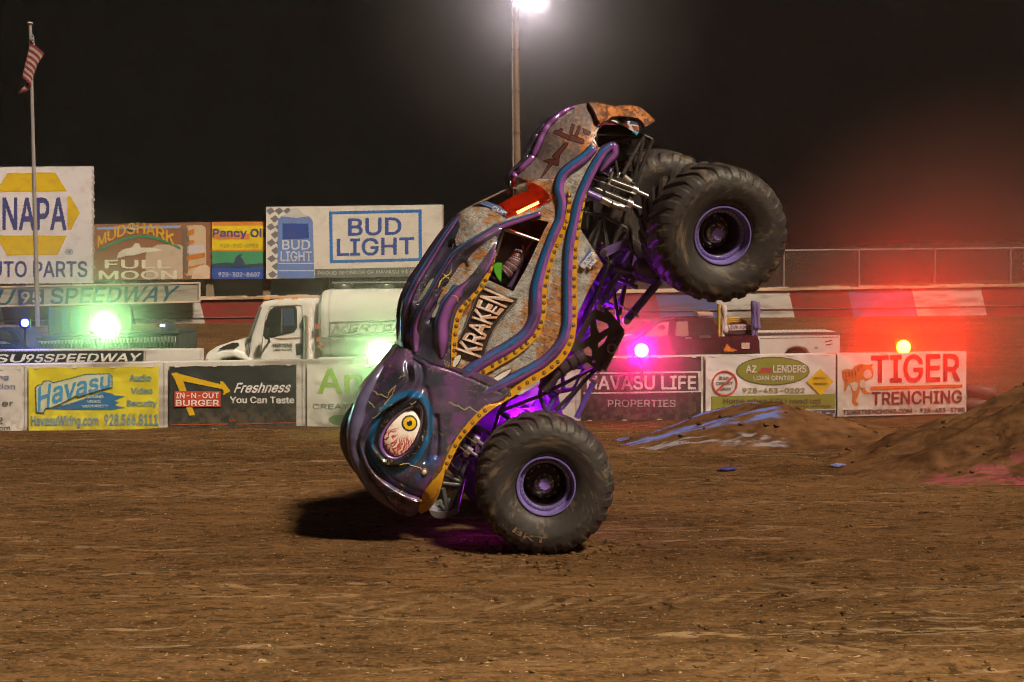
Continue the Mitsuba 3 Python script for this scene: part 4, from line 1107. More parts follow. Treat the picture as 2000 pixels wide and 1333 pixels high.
put(key, 'fuel_cap', prism(ell(1594, 680, 4, 2.5), PW, -0.012, 0.0), 'paint', color=(0.3, 0.26, 0.26))
for px in (1238, 1556): road_wheel(key, px, 741, PW, 0.40, 0.26, 0.12)

key = thing('parked_car', 'dark blue car end at the left edge under the small blue lamp', 'car')
CY = 36.0
put(key, 'body', eased(Polygon([(-190, 770), (-190, 672), (-120, 662), (-60, 640), (20, 640), (34, 650), (52, 676), (66, 690), (68, 770)]), CY, 0.0, 1.75, 0.08), 'gloss', color=(0.02, 0.03, 0.10), smooth=30)
put(key, 'side_window', prism(Polygon([(-100, 664), (-54, 645), (12, 645), (28, 664)]), CY, -0.015, 0.02), 'gloss', color=(0.05, 0.06, 0.06))
put(key, 'chrome_strip', prism([(-60, 668), (8, 667), (20, 671), (8, 672)], CY, -0.02, 0.0), 'metal', color=(0.6, 0.62, 0.6))
for px in (-140, 28): road_wheel(key, px, 765, CY, 0.36, 0.24, 0.0)

# ================================================================ STAGE WITH CROWD FENCE
key = thing('equipment_trailer', 'low dark equipment stage with a slatted front and pale strip behind the upper banner', 'stage')
SY = 37.0
put(key, 'deck', eased([(62, 660), (346, 646), (347, 653), (62, 666)], SY, 0.0, 2.4, 0.03), 'paint', color=(0.03, 0.045, 0.04))
put(key, 'pale_strip', prism([(64, 667.5), (342, 658), (342, 669), (64, 672)], SY, 0.02, 0.08), 'paint', color=(0.40, 0.42, 0.40))
put(key, 'rear_skirt', prism([(62, 667), (347, 654), (347, 760), (62, 768)], SY, 0.12, 2.3), 'paint', color=(0.035, 0.05, 0.045))
for k_ in range(42):
    px = 66 + k_ * 6.7
    yt = 666 - (px - 62) * 0.046
    put(key, 'slat', box((at(px, yt + 3, SY - 0.03) + at(px, 755, SY - 0.03)) / 2, [0.032, 0.04, abs(at(px, yt + 3, SY)[2] - at(px, 755, SY)[2])]), 'paint', color=(0.05, 0.075, 0.06))
put(key, 'case', eased(Polygon([(313, 648), (314, 629), (332, 628), (335, 647)]), SY, 0.1, 0.6, 0.03), 'paint', color=(0.03, 0.04, 0.045))
pa = []
for (a_, b_) in (((60, 622), (345, 610)), ((60, 640), (345, 630))):
    pass
# festooned colour drape on the stage back
put(key, 'backdrop_panel', prism([(96, 600), (252, 596), (258, 652), (96, 658)], SY + 3.0, 0.0, 0.05), 'vinyl', color=(0.09, 0.12, 0.05))
puts(key, 'backdrop_patch', [prism([(138, 606), (158, 603), (160, 650), (140, 652)], SY + 2.97, 0.0, 0.02), prism([(120, 604), (132, 604), (134, 650), (122, 650)], SY + 2.97, 0.0, 0.02)], 'vinyl', color=(0.05, 0.17, 0.17))
puts(key, 'backdrop_post', [stick(at(97, 598, SY + 3.06), at(97, 740, SY + 3.06), 0.04), stick(at(254, 596, SY + 3.06), at(254, 740, SY + 3.06), 0.04)], 'paint', color=(0.05, 0.05, 0.05))

# ================================================================ STAGE LAMPS AND THE PUFFS ADDED FOR THEIR GLOW
def halo_puff(c, r, peak, core, seed, albedo=0.92, off=(0, 0, 0)):
    """a ball of haze added for a lamp glow; it thins out to nothing at its edge"""
    N = 40
    g = (np.arange(N) + 0.5) / N * 2 - 1
    Z, Y, X = np.meshgrid(g, g, g, indexing='ij')
    P = np.stack([X, Y, Z], -1)
    d = np.linalg.norm(P, axis=-1)
    q = np.linalg.norm(P * r - np.asarray(off), axis=-1)
    rho = np.clip(1 - d ** 2, 0, 1) ** 1.2 / (1 + (q / core) ** 2) ** 0.5
    rho = rho * (0.55 + 0.9 * meshkit.fbm(P * [2.2, 2.2, 3.0] + seed, 3, seed))
    rho = (rho / rho.max()).astype(np.float32)
    k = numbered('smoke')
    labels[k] = {'kind': 'stuff', 'label': 'added haze puff that carries the glow round a lamp'}
    med = k.replace('smoke', 'puff')
    c = np.asarray(c, float)
    scene[med] = {'type': 'heterogeneous', 'albedo': {'type': 'rgb', 'value': list(albedo)} if np.ndim(albedo) else albedo, 'scale': float(peak), 'phase': {'type': 'hg', 'g': 0.6},
                  'sigma_t': {'type': 'gridvolume', 'grid': mi.VolumeGrid(rho[..., None]), 'to_world': T().translate((c - r).tolist()).scale([2 * r] * 3)}}
    m = trimesh.creation.icosphere(subdivisions=4, radius=1.0)
    scene[k] = {**mikit.ply(trimesh.Trimesh(np.array(m.vertices) * r * 0.998 + c, m.faces, process=False), None, smooth=True),
                'bsdf': {'type': 'null'}, 'interior': {'type': 'ref', 'id': med}, 'exterior': {'type': 'ref', 'id': 'night_air'}}


def stage_lamp(label, px, py, Y, R, rad, halo_r, sigma, stand=None, weight=1.0, core=0.4, glow_tint=0.92, shift=(0, 0, 0)):  # lens size and added puff stand in for the lamp bloom
    key = thing('stage_lamp', label, 'lamp', 'coloured stage lamps')
    c = at(px, py, Y)
    aim = EYE + [0, 0, -1.5] - c
    aim = aim / np.linalg.norm(aim)
    side = np.cross(aim, [0, 0, 1.0]); side /= np.linalg.norm(side)
    up = np.cross(side, aim)
    M = np.stack([side, up, aim])
    can = lathe([(R * 0.75, -R * 2.6), (R * 0.95, -R * 1.2), (R * 1.12, -R * 0.1), (R * 1.12, R * 0.12), (R * 1.02, R * 0.12), (R * 1.0, 0), (0, -0.02 * R)], 32)
    put(key, 'housing', trimesh.Trimesh(np.array(can.vertices) @ M + c, can.faces, process=False), 'paint', color=(0.02, 0.02, 0.02), smooth=30)
    a_ = np.linspace(0, math.pi / 2, 10)
    dome = lathe([(R * 0.98 * math.cos(t), R * (0.02 + 0.45 * math.sin(t))) for t in a_], 32)
    put(key, 'lens', trimesh.Trimesh(np.array(dome.vertices) @ M + c, np.array(dome.faces)[:, ::-1], process=False), 'paint', color=(0.8, 0.8, 0.8), smooth=True,
        emitter={'type': 'area', 'radiance': rgb(*rad), 'sampling_weight': weight})
    foot = c + np.array([0, 0, -R * 1.15])
    bot = c[2] - 1.4 * R if stand is None else stand
    puts(key, 'yoke', ([box(c - aim * R + side * s * R * 1.22, [0.03, 0.05, 2 * R]) for s in (-1, 1)] + [box([c[0] - aim[0] * R, c[1] - aim[1] * R, c[2] - R * 1.25], [2.6 * R, 0.06, 0.03])]), 'paint', color=(0.03, 0.03, 0.03))
    if bot < c[2] - 1.45 * R:
        put(key, 'stand', stick([c[0] - aim[0] * R, c[1] - aim[1] * R, bot], [c[0] - aim[0] * R, c[1] - aim[1] * R, c[2] - R * 1.25], 0.03), 'paint', color=(0.03, 0.03, 0.03))
    if halo_r:
        sh = np.asarray(shift, float)
        halo_puff(c + sh, halo_r, sigma, core, int(px) % 97, glow_tint, -sh)
    return c


stage_lamp('blazing pale green lamp on the dark stage at left', 205, 637, 36.6, 0.26, (80 * KX, 190 * KX, 66 * KX), 3.2, 0.22, stand=0.0, weight=5.0, core=1.0, shift=(-0.5, -0.6, 0.1))
stage_lamp('pale green lamp glaring past the hump of the truck nose', 745, 690, 32.4, 0.24, (80 * KX, 190 * KX, 66 * KX), 2.8, 0.19, stand=0.0, weight=5.0, core=0.8)
stage_lamp('small deep blue lamp at the far left', 49, 631, 34.6, 0.085, (3 * KX, 5 * KX, 900 * KX), 0, 0, stand=0.0, weight=2.0, core=0.4)
stage_lamp('magenta lamp sitting on the barrier beside the truck chassis', 1253, 685, 33.2, 0.15, (700 * KX, 3 * KX, 190 * KX), 2.0, 0.34, stand=0.9, weight=4.0, core=0.7, shift=(-0.05, -0.1, 0), glow_tint=(0.93, 0.72, 0.68))
stage_lamp('red lamp with an orange core above the right hand banner', 1765, 678, 34.45, 0.15, (2700 * KX, 26 * KX, 0.5 * KX), 6.0, 0.12, stand=1.3, weight=9.0, core=2.0, glow_tint=(0.94, 0.55, 0.45), shift=(2.0, 0.6, 0.5))  # puff colour tinted so the glow turns redder
# haze added round the floodlight bank for its glow
halo_puff(at(1040, 0, LY - 0.8), 11.0, 0.075, 1.6, 5)
key = thing('indicator_lamp', 'pair of tiny blue white lights on a black case on the stage', 'lamp')
for px in (314.5, 319.5):
    c = at(px, 636, SY + 0.06)
    put(key, 'bulb', sphere(c, 0.030, 2), 'paint', color=(0.8, 0.8, 0.8), smooth=True, emitter={'type': 'area', 'radiance': rgb(6 * KX, 6 * KX, 14 * KX), 'sampling_weight': 0.2})

# ================================================================ LITTER ON THE DIRT
for nm, px, py, wd, c, lab in (('plastic_scrap', 1421, 916, 0.30, (0.02, 0.02, 0.16), 'dark blue scrap of plastic lying on the dirt right of the truck'),
                               ('plastic_scrap', 1637, 909, 0.26, (0.10, 0.12, 0.30), 'pale blue scrap of plastic near the foot of the right berm'),
                               ('marker_tag', 1675, 853, 0.11, (0.16, 0.42, 0.05), 'small lime green tag lying on the dirt before the right banner')):
    c0 = gnd(px, py, 0.03)
    m = trimesh.creation.icosphere(subdivisions=2)
    v = np.array(m.vertices)
    v = v * (0.8 + 0.4 * meshkit.noise(v * 2 + 5, 3)[:, None]) * [wd / 2, wd / 2.6, 0.03 if nm != 'marker_tag' else 0.09]
    put(thing(nm, lab, 'scrap' if nm != 'marker_tag' else 'tag'), '', trimesh.Trimesh(v + c0, m.faces, process=False), 'paint', color=c, own=True)

key = thing('tyre_stack', 'dusty dark tyres lying past the right end of the barrier', 'tyre')
c0 = at(1905, 795, 35.2)
for i, (dx, dz) in enumerate(((0, 0.25), (0.12, 0.55))):
    t_ = trimesh.creation.torus(0.24, 0.12, 32, 14)
    put(key, 'tyre', trimesh.Trimesh(np.array(t_.vertices) * [1, 1, 1.1] + [c0[0] + dx, 35.2, dz - 0.1], t_.faces, process=False), 'paint', color=(0.09, 0.06, 0.055), smooth=40)

scene['haze'] = {'type': 'cube', 'to_world': T().translate([0, 55, 12.0]).scale([180, 92, 19.5]), 'bsdf': {'type': 'null'}, 'interior': {'type': 'ref', 'id': 'night_air'}}
labels['haze'] = {'kind': 'stuff'}

# ================================================================ THE MONSTER TRUCK, STANDING ON ITS FRONT WHEELS
import shapely
YAW = math.radians(8.0)
AX = np.array([-math.sin(YAW), math.cos(YAW), 0])        # along the axles, away from the camera side
HUB = at(1061, 940, 18.5)                                # near front wheel centre
MID = HUB + 1.25 * AX                                    # centre plane of the truck
TK = thing('monster_truck', 'purple octopus shaped monster truck with rusty panels standing upright on its front wheels', 'monster truck')


def B(u, v, w):
    """point of the lengthwise plane at half-width w (near side negative) under the elevation point (u, v)"""
    u, v, w = np.broadcast_arrays(np.asarray(u, float), np.asarray(v, float), np.asarray(w, float))
    d = FWD + ((u - 1000.0) / FOCAL)[..., None] * RIGHT - ((v - 666.5) / FOCAL)[..., None] * UP
    t = ((MID - EYE) @ AX + w) / (d @ AX)
    return EYE + d * t[..., None]


def mirror(p):
    return p - 2 * ((p - MID) @ AX)[..., None] * AX


SIL = LineString([(812, 1012), (776, 1004), (736, 980), (710, 952), (686, 902), (678, 852), (682, 830), (700, 784), (728, 736), (748, 710), (766, 688), (782, 664), (788, 616), (792, 590), (810, 550),
                  (840, 506), (868, 462), (898, 416), (920, 402), (1004, 362), (1003, 345), (1020, 325), (1040, 305), (1050, 280), (1063, 252), (1080, 232), (1100, 217), (1120, 207), (1150, 200), (1200, 205)])


def dist(u, v, g):
    return shapely.distance(shapely.points(np.asarray(u, float), np.asarray(v, float)), g)


def HW(u, v, R=85.0):
    u, v = np.broadcast_arrays(np.asarray(u, float), np.asarray(v, float))
    d = np.clip(dist(u, v, SIL) / R, 0, 1)
    h0 = 0.15 + 0.20 * np.clip((v - 680) / 90, 0, 1)
    return h0 + (0.90 - h0) * np.sqrt(np.maximum(1 - (1 - d) ** 2, 0))


def dense(pts, step, closed=True):
    p = np.asarray(pts, float)
    if closed: p = np.vstack([p, p[:1]])
    out = []
    for a, b in zip(p[:-1], p[1:]):
        n = max(1, int(np.linalg.norm(b - a) / step))
        out += [a + (b - a) * k / n for k in range(n)]
    if not closed: out.append(p[-1])
    return np.array(out)


def fill(poly, step):
    ext = dense(np.array(poly.exterior.coords)[:-1], step)
    rings = [ext] + [dense(np.array(r.coords)[:-1], step) for r in poly.interiors]
    x0, y0, x1, y1 = poly.bounds
    gx_, gy_ = np.meshgrid(np.arange(x0, x1, step), np.arange(y0, y1, step * 0.87))
    gx_[1::2] += step / 2
    pts = np.stack([gx_.ravel(), gy_.ravel()], 1)
    pp = shapely.points(pts)
    ok = shapely.contains(poly, pp) & (shapely.distance(pp, poly.boundary) > 0.45 * step)
    P = np.vstack(rings + [pts[ok]])
    tri = Delaunay(P).simplices
    c = P[tri].mean(1)
    tri = tri[shapely.contains(poly, shapely.points(c))]
    return P, tri, [len(r) for r in rings]


def curve(pts, n=12):
    """a closed outline eased through its points"""
    p = np.asarray(pts, float)
    q = p
    for _ in range(2):
        nx = np.roll(q, -1, 0)
        q = np.stack([0.75 * q + 0.25 * nx, 0.25 * q + 0.75 * nx], 1).reshape(-1, 2)
    return q


def shell(name, poly, h, bsdf, step=5, hole=None, parent=None, label=None, far=True, bridge=True, color=None, skirt=0.0):
    g = poly if isinstance(poly, Polygon) else Polygon(poly).buffer(0)
    if hole is not None: g = g.difference(hole)
    if g.geom_type != 'Polygon': g = max(g.geoms, key=lambda q: q.area)
    P, tri, counts = fill(g, step)
    hh = h(P[:, 0], P[:, 1])
    near = B(P[:, 0], P[:, 1], -hh)
    vs, fs, uvs, n = [near], [tri], [P / 100.0], len(P)
    if far:
        vs.append(mirror(near)); fs.append(tri[:, ::-1] + n); uvs.append(P / 100.0)
    b = sum(map(len, vs))
    if far and bridge:
        m = counts[0]
        k = np.arange(m); k2 = (k + 1) % m
        nr, fr = near[:m], mirror(near[:m])
        vs += [nr, fr]; uvs += [P[:m] / 100.0] * 2
        fs += [np.stack([b + k, b + k2, b + m + k2], 1), np.stack([b + k, b + m + k2, b + m + k], 1)]
    elif skirt:
        st = 0
        for m in counts:
            k = np.arange(m); k2 = (k + 1) % m
            idx = st + k
            back = B(P[idx, 0], P[idx, 1], -(hh[idx] - skirt))
            vs += [near[idx], back]; uvs += [P[idx] / 100.0] * 2
            fs += [np.stack([b + k, b + k2, b + m + k2], 1), np.stack([b + k, b + m + k2, b + m + k], 1)]
            if far:
                b2 = b + 2 * m
                vs += [mirror(near[idx]), mirror(back)]; uvs += [P[idx] / 100.0] * 2
                fs += [np.stack([b2 + k, b2 + m + k2, b2 + k2], 1), np.stack([b2 + k, b2 + m + k, b2 + m + k2], 1)]
                b = b2
            b += 2 * m
            st += m
    put(parent or TK, name, trimesh.Trimesh(np.vstack(vs), np.vstack(fs), process=False), bsdf, smooth=True, uv=None if color is not None else np.vstack(uvs), color=color, label=label)


def limb(name, pts, r, dw=0.0, bsdf='tentacle_paint', far=True, n=70, sides=18, color=None, label=None, parent=None, sink=0.0):
    """a tube along the elevation path pts, lying on the body side, with its mirror image on the far side"""
    q = spl(pts, n)
    w = -(HW(q[:, 0], q[:, 1]) + dw - sink * np.clip((np.linspace(0, 1, n) - 0.80) / 0.20, 0, 1) ** 2)
    c = B(q[:, 0], q[:, 1], w)
    rr = PchipInterpolator(np.linspace(0, 1, len(r)), r)(np.linspace(0, 1, n)) if np.ndim(r) else np.full(n, r)
    t = np.gradient(c, axis=0); t /= np.linalg.norm(t, axis=1, keepdims=True)
    ref = np.cross(t[0], AX)                              # uv 0 lies in the body side, 0.25 outwards
    m, uv = tube(c, rr, sides, True, True, ref=ref)
    uv[:, 0] -= uv[:, 0].max() if sink else 0
    uv[:, 0] -= 0 if sink else 50
    # which way is outwards? make 0.25 face the camera side
    a = np.array(m.vertices)[sides // 4] - c[0]
    if a @ AX > 0: uv[:, 1] = (1.0 - uv[:, 1])
    kw = dict(smooth=True) if color is None else dict(smooth=True, color=color)
    put(parent or TK, name, m, bsdf, uv=uv if color is None else None, label=label, **kw)
    if far:
        m2 = trimesh.Trimesh(mirror(np.array(m.vertices)), np.array(m.faces)[:, ::-1], process=False)
        put(parent or TK, name, m2, bsdf, uv=uv if color is None else None, **kw)


def plate(name, pts, w, th, color, bsdf='gloss', parent=None, label=None, holes=(), smooth=False):
    """a flat plate cut to the elevation outline pts, standing lengthwise at half-width w"""
    g = Polygon(pts, [list(h) for h in holes]) if not isinstance(pts, Polygon) else pts
    m = trimesh.creation.extrude_polygon(g, 1.0, engine='earcut')
    v = np.array(m.vertices)
    p = B(v[:, 0], v[:, 1], w) + v[:, 2:3] * th * AX
    put(parent or TK, name, trimesh.Trimesh(p, m.faces, process=False), bsdf, color=color, smooth=smooth, label=label)


def bar(a, b, w, r, w2=None, sides=10):
    w2 = w if w2 is None else w2
    return stick(B(a[0], a[1], w), B(b[0], b[1], w2), r, sides)


BLK, PUR = (0.020, 0.019, 0.021), (0.085, 0.045, 0.24)

# ---------------------------------------------------------------- wheels
def tyre_mesh():
    n = 26 * 22
    prof = np.array([(0.330, 0.36), (0.350, 0.43), (0.385, 0.475), (0.43, 0.505), (0.50, 0.530), (0.57, 0.545), (0.64, 0.542), (0.69, 0.528), (0.735, 0.500), (0.765, 0.465), (0.785, 0.42), (0.795, 0.34), (0.800, 0.20), (0.802, 0.0)])
    s = np.r_[0, np.cumsum(np.linalg.norm(np.diff(prof, axis=0), axis=1))]
    half = PchipInterpolator(s, prof)(np.linspace(0, s[-1], 34))
    prof = np.vstack([half, (half * [1, -1])[-2::-1]])
    th = np.linspace(0, 2 * np.pi, n + 1)
    R0, Z0 = prof[:, 0][:, None] + 0 * th[None], prof[:, 1][:, None] + 0 * th[None]
    TH = th[None] + 0 * R0
    sgn = np.sign(prof[:, 1])[:, None]
    tread = np.clip((R0 - 0.74) / 0.04, 0, 1)
    ph = TH * 26 / (2 * np.pi) + np.where(sgn < 0, 0.5, 0.0) + np.abs(Z0) * 1.9
    f = ph - np.floor(ph)
    lug = np.clip((0.66 - np.abs(f - 0.5) * 2) / 0.14, 0, 1)
    wob = 0.012 * np.sin(TH * 7 + 1) * 0
    R = R0 + 0.002 * tread * (1 - lug) + 0.030 * tread * lug
    # shoulder bars run down the side wall
    shoulder = np.clip((R0 - 0.69) / 0.02, 0, 1) * np.clip((0.80 - R0) / 0.05, 0, 1)
    Z = Z0 + sgn * 0.009 * shoulder * lug
    # rings moulded into the side wall
    ringz = np.exp(-((R0 - 0.615) / 0.008) ** 2) + 0.8 * np.exp(-((R0 - 0.475) / 0.007) ** 2) + 0.7 * np.exp(-((R0 - 0.58) / 0.006) ** 2)
    Z = Z + sgn * 0.010 * ringz * (np.abs(Z0) > 0.4) * (0.7 + 0.3 * np.sign(np.sin(TH * 30)) * (np.abs(R0 - 0.615) < 0.02))
    X, Y_ = R * np.cos(TH), R * np.sin(TH)
    m = grid(X, Y_, Z)
    uv = np.stack([(X + 0.37 * Z).ravel(), (Y_ + 0.61 * Z).ravel()], 1)
    return m, uv


tm, tuv = tyre_mesh()
TYRE = mikit.ply(tm, 'rubber', smooth=True, uv=tuv)


def cp(m, col, b, smooth=30):
    mm = trimesh.graph.smooth_shade(m, angle=np.radians(smooth), facet_minarea=None) if smooth else m
    return mikit.ply(mm, b, smooth=bool(smooth), color=np.tile(np.asarray(col, float), (len(mm.vertices), 1)))


LIP = cp(lathe([(0.330, 0.36), (0.349, 0.42), (0.356, 0.452), (0.350, 0.468), (0.336, 0.468), (0.326, 0.452), (0.323, 0.40), (0.322, 0.36)], 72), (0.125, 0.098, 0.30), 'gloss', 50)
RING = cp(lathe([(0.322, 0.36), (0.310, 0.345), (0.300, 0.352), (0.272, 0.352), (0.264, 0.345), (0.262, 0.28)], 72), (0.11, 0.085, 0.27), 'gloss', 50)
BARREL = cp(lathe([(0.262, 0.28), (0.260, 0.10), (0.258, -0.16), (0.20, -0.20), (0.0, -0.20)], 60), (0.022, 0.014, 0.030), 'gloss', 40)
BOLTS = cp(cat([trimesh.creation.cylinder(0.0062, 0.016, sections=8).apply_translation([0.286 * math.cos(t), 0.286 * math.sin(t), 0.356]) for t in np.linspace(0, 2 * np.pi, 37)[:-1]]), (0.45, 0.36, 0.28), 'metal', 0)
HUBM = cp(lathe([(0.0, 0.20), (0.085, 0.20), (0.122, 0.185), (0.135, 0.12), (0.165, 0.10), (0.167, 0.02), (0.21, 0.0), (0.215, -0.20)], 48), (0.20, 0.19, 0.19), 'metal', 30)
CAPM = cp(lathe([(0.0, 0.27), (0.066, 0.27), (0.082, 0.258), (0.085, 0.20)], 10), (0.19, 0.13, 0.50), 'gloss', 20)
HUBB = cp(cat([trimesh.creation.cylinder(0.009, 0.03, sections=8).apply_translation([rr * math.cos(t), rr * math.sin(t), zz]) for rr, zz, nn in ((0.068, 0.275, 6), (0.104, 0.20, 10), (0.190, 0.02, 12)) for t in np.linspace(0, 2 * np.pi, nn + 1)[:-1]]), (0.60, 0.50, 0.28), 'metal', 0)


def wheel(c, axis, spin):
    """axis points out of the truck"""
    z = axis / np.linalg.norm(axis)
    x = np.cross([0, 0, 1.0], z); x /= np.linalg.norm(x)
    y = np.cross(z, x)
    cs, sn = math.cos(spin), math.sin(spin)
    M = np.eye(4); M[:3, 0] = x * cs + y * sn; M[:3, 1] = -x * sn + y * cs; M[:3, 2] = z; M[:3, 3] = c
    M[:3, :3] *= 1.0
    key = numbered(TK + '__wheel')
    for nm, sh in (('tyre', TYRE), ('lip', LIP), ('bead_ring', RING), ('barrel', BARREL), ('ring_bolts', BOLTS), ('hub', HUBM), ('hub_cap', CAPM), ('hub_bolts', HUBB)):
        kk = key + '__' + nm
        scene[kk] = {**sh, 'to_world': T(M)}
        if nm.endswith('bolts'): labels[kk] = {'kind': 'stuff'}
    return key, M


axf = np.array([-math.sin(math.radians(3.0)), math.cos(math.radians(3.0)), 0])
FARF = HUB + 2.5 * AX
axr = np.array([-math.sin(math.radians(9.5)) * math.cos(math.radians(8)), math.cos(math.radians(9.5)) * math.cos(math.radians(8)), math.sin(math.radians(8))])
RHUB = B(1390, 452, -1.25)
FARR = RHUB + 2.5 * axr
k_nf, _ = wheel(HUB, -axf, 0.3)
wheel(FARF, axf, 1.1)
wheel(RHUB, -axr, 2.0)
wheel(FARR, axr, 0.7)


# worn mud coloured letters on the side wall of the near front tyre
zx = -axf; xx_ = np.cross([0, 0, 1.0], zx); yy_ = np.cross(zx, xx_)
v, f = text2d('BKT', True)
ang = np.radians(-129 + 38 * v[:, 0]); r = 0.66 - 0.07 * v[:, 1]
zz = np.interp(r, [0.57, 0.64, 0.69], [0.546, 0.543, 0.531]) + v[:, 2] * 0.006
put(k_nf, 'lettering', trimesh.Trimesh(HUB + (r * np.cos(ang))[:, None] * xx_ + (r * np.sin(ang))[:, None] * yy_ + zz[:, None] * zx, f, process=False), 'paint', color=(0.15, 0.10, 0.06), label='tan worn letters on the side wall')


# ---------------------------------------------------------------- body
win_poly = Polygon([(921, 403), (948, 392), (976, 378), (1003, 363), (1022, 357), (1042, 358), (1060, 367), (1072, 380), (1078, 391), (1066, 398), (1054, 403), (1020, 415), (990, 427), (972, 415), (950, 405)])
cock_poly = Polygon([(966, 490), (972, 470), (975, 455), (982, 447), (1000, 441), (1030, 432), (1055, 430), (1072, 434), (1062, 452), (1050, 478), (1030, 520), (1002, 570), (975, 557), (948, 545), (955, 525)])
hull_poly = Polygon([(898, 416), (920, 403), (1004, 362), (1003, 346), (1040, 350), (1085, 350), (1100, 335), (1157, 290), (1190, 285), (1197, 284), (1168, 318), (1144, 362), (1130, 400), (1134, 448), (1150, 474), (1166, 498), (1178, 518), (1168, 535), (1150, 566), (1128, 614), (1112, 662), (1090, 700), (1050, 738), (1000, 775), (950, 804), (905, 790), (870, 720), (845, 640), (860, 560), (880, 500), (886, 470)])
shell('side_panel', hull_poly, lambda u, v: HW(u, v) - 0.03, 'rust_panel', 6, hole=win_poly.union(cock_poly), label='scratched grey and rust coloured side panel')

purple_poly = [(786, 694), (783, 664), (787, 616), (791, 590), (809, 550), (839, 506), (867, 462), (898, 416), (903, 440), (893, 470), (905, 478), (930, 462), (952, 448), (975, 440), (981, 447), (975, 460), (966, 490), (951, 524), (935, 560), (904, 596), (890, 620), (884, 650), (879, 716), (874, 722), (838, 716), (806, 700)]
PB = [LineString([(898, 425), (868, 474), (842, 516), (818, 556), (800, 600), (796, 650)]), LineString([(975, 446), (930, 472), (900, 492), (872, 530), (848, 572), (826, 610), (808, 660)]), LineString([(966, 492), (930, 545), (892, 576), (868, 606), (856, 650), (856, 700)])]


def h_purple(u, v):
    h = HW(u, v) - 0.005
    fade = np.clip((v - 425) / 50, 0, 1) * np.clip((715 - v) / 110, 0.0, 1)
    for k, L in enumerate(PB):
        d = dist(u, v, L)
        h = h + fade * ((0.09, 0.11, 0.085)[k] * np.exp(-(d / (11, 10, 16)[k]) ** 2))
    g1 = LineString([(880, 478), (850, 520), (826, 560), (815, 590)]); g2 = LineString([(905, 520), (880, 555), (852, 590), (840, 625)])
    h = h - fade * 0.10 * np.exp(-(dist(u, v, g1) / 7) ** 2) - fade * 0.09 * np.exp(-(dist(u, v, g2) / 7) ** 2)
    return h


shell('cowl', purple_poly, h_purple, 'purple_paint', 3.5, far=True)
rust_e = curve([(976, 460), (955, 468), (925, 492), (900, 526), (884, 556), (896, 560), (918, 542), (940, 512), (956, 490)])
shell('cowl_plate', rust_e, lambda u, v: h_purple(u, v) + 0.02, 'rust_panel', 4, far=False, bridge=False, skirt=0.03, label='rust streaked plate between the cowl tentacles')
hood_rust = curve([(902, 412), (922, 404), (950, 407), (978, 426), (966, 438), (938, 456), (908, 476), (892, 484), (888, 470), (893, 440)])
shell('roof_plate', hood_rust, lambda u, v: HW(u, v) + 0.012, 'rust_panel', 4, far=False, bridge=False, skirt=0.02, label='pale scratched metal plate ahead of the roof window')
for pl in ([(842, 545), (850, 543), (828, 580), (818, 592), (814, 590), (824, 572)], [(872, 582), (878, 580), (862, 606), (848, 622), (842, 618), (852, 600)]):
    shell('vent_slot', curve(pl), lambda u, v: HW(u, v) + 0.035, None or 'gloss', 3, far=False, bridge=False, skirt=0.04, color=(0.30, 0.31, 0.24), label='pale slot between the cowl ridges')
shell('torn_hole', [(869, 552), (880, 546), (886, 556), (896, 552), (900, 560), (892, 568), (872, 560), (866, 558)], lambda u, v: h_purple(u, v) + 0.008, 'paint', 3, far=False, bridge=False, skirt=0.01, color=(0.012, 0.016, 0.008), label='dark torn hole in the cowl')
ck = []
for L in ([(855, 562), (862, 548), (870, 540), (878, 536), (882, 528)], [(866, 536), (874, 542), (878, 552), (872, 560), (864, 566)], [(864, 562), (874, 570), (876, 578)], [(880, 578), (892, 580), (896, 590)]):
    q = dense(L, 2.0, False); q = q + rng.normal(0, 0.8, q.shape)
    ck.append(tube(B(q[:, 0], q[:, 1], -(h_purple(q[:, 0], q[:, 1]) + 0.004)), 0.008, 5))
put(TK, 'crack_edge', cat(ck), 'paint', color=(0.45, 0.36, 0.07), label='yellow broken fibreglass edges', kind='stuff')

# head
head_poly = Polygon(curve([(766, 690), (780, 678), (797, 681), (812, 694), (840, 706), (874, 714), (906, 722), (936, 728), (962, 738), (985, 752), (1000, 764), (985, 778), (950, 794), (925, 812), (902, 838), (880, 868), (866, 898), (850, 924), (836, 946), (826, 968), (822, 990), (812, 1008), (796, 1010), (776, 1004), (736, 980), (710, 952), (686, 902), (678, 852), (682, 830), (700, 784), (714, 756), (728, 736), (748, 710)]))
BROW = LineString(spl([(808, 716), (812, 738), (796, 768), (768, 788), (736, 808), (710, 842), (702, 866), (708, 892), (728, 928), (752, 950), (790, 972), (816, 981)], 60))
EYE_T = [(816, 795), (808, 797), (790, 806), (772, 821), (757, 840), (749, 862), (752, 878), (762, 888), (776, 891), (792, 882), (805, 866), (814, 848), (820, 830), (822, 810), (820, 799)]
eye_poly = Polygon(curve(EYE_T))
SOCK = eye_poly.buffer(7)
LOW = LineString(spl([(722, 866), (734, 890), (756, 908), (784, 908), (808, 890), (826, 862)], 40))
CHEEK = LineString(spl([(832, 760), (838, 800), (836, 850), (830, 900)], 30))
GROOVE = LineString(spl([(852, 815), (854, 850), (852, 890)], 20))
TIPB = LineString(spl([(818, 776), (800, 786), (770, 806), (744, 830), (728, 858)], 40))


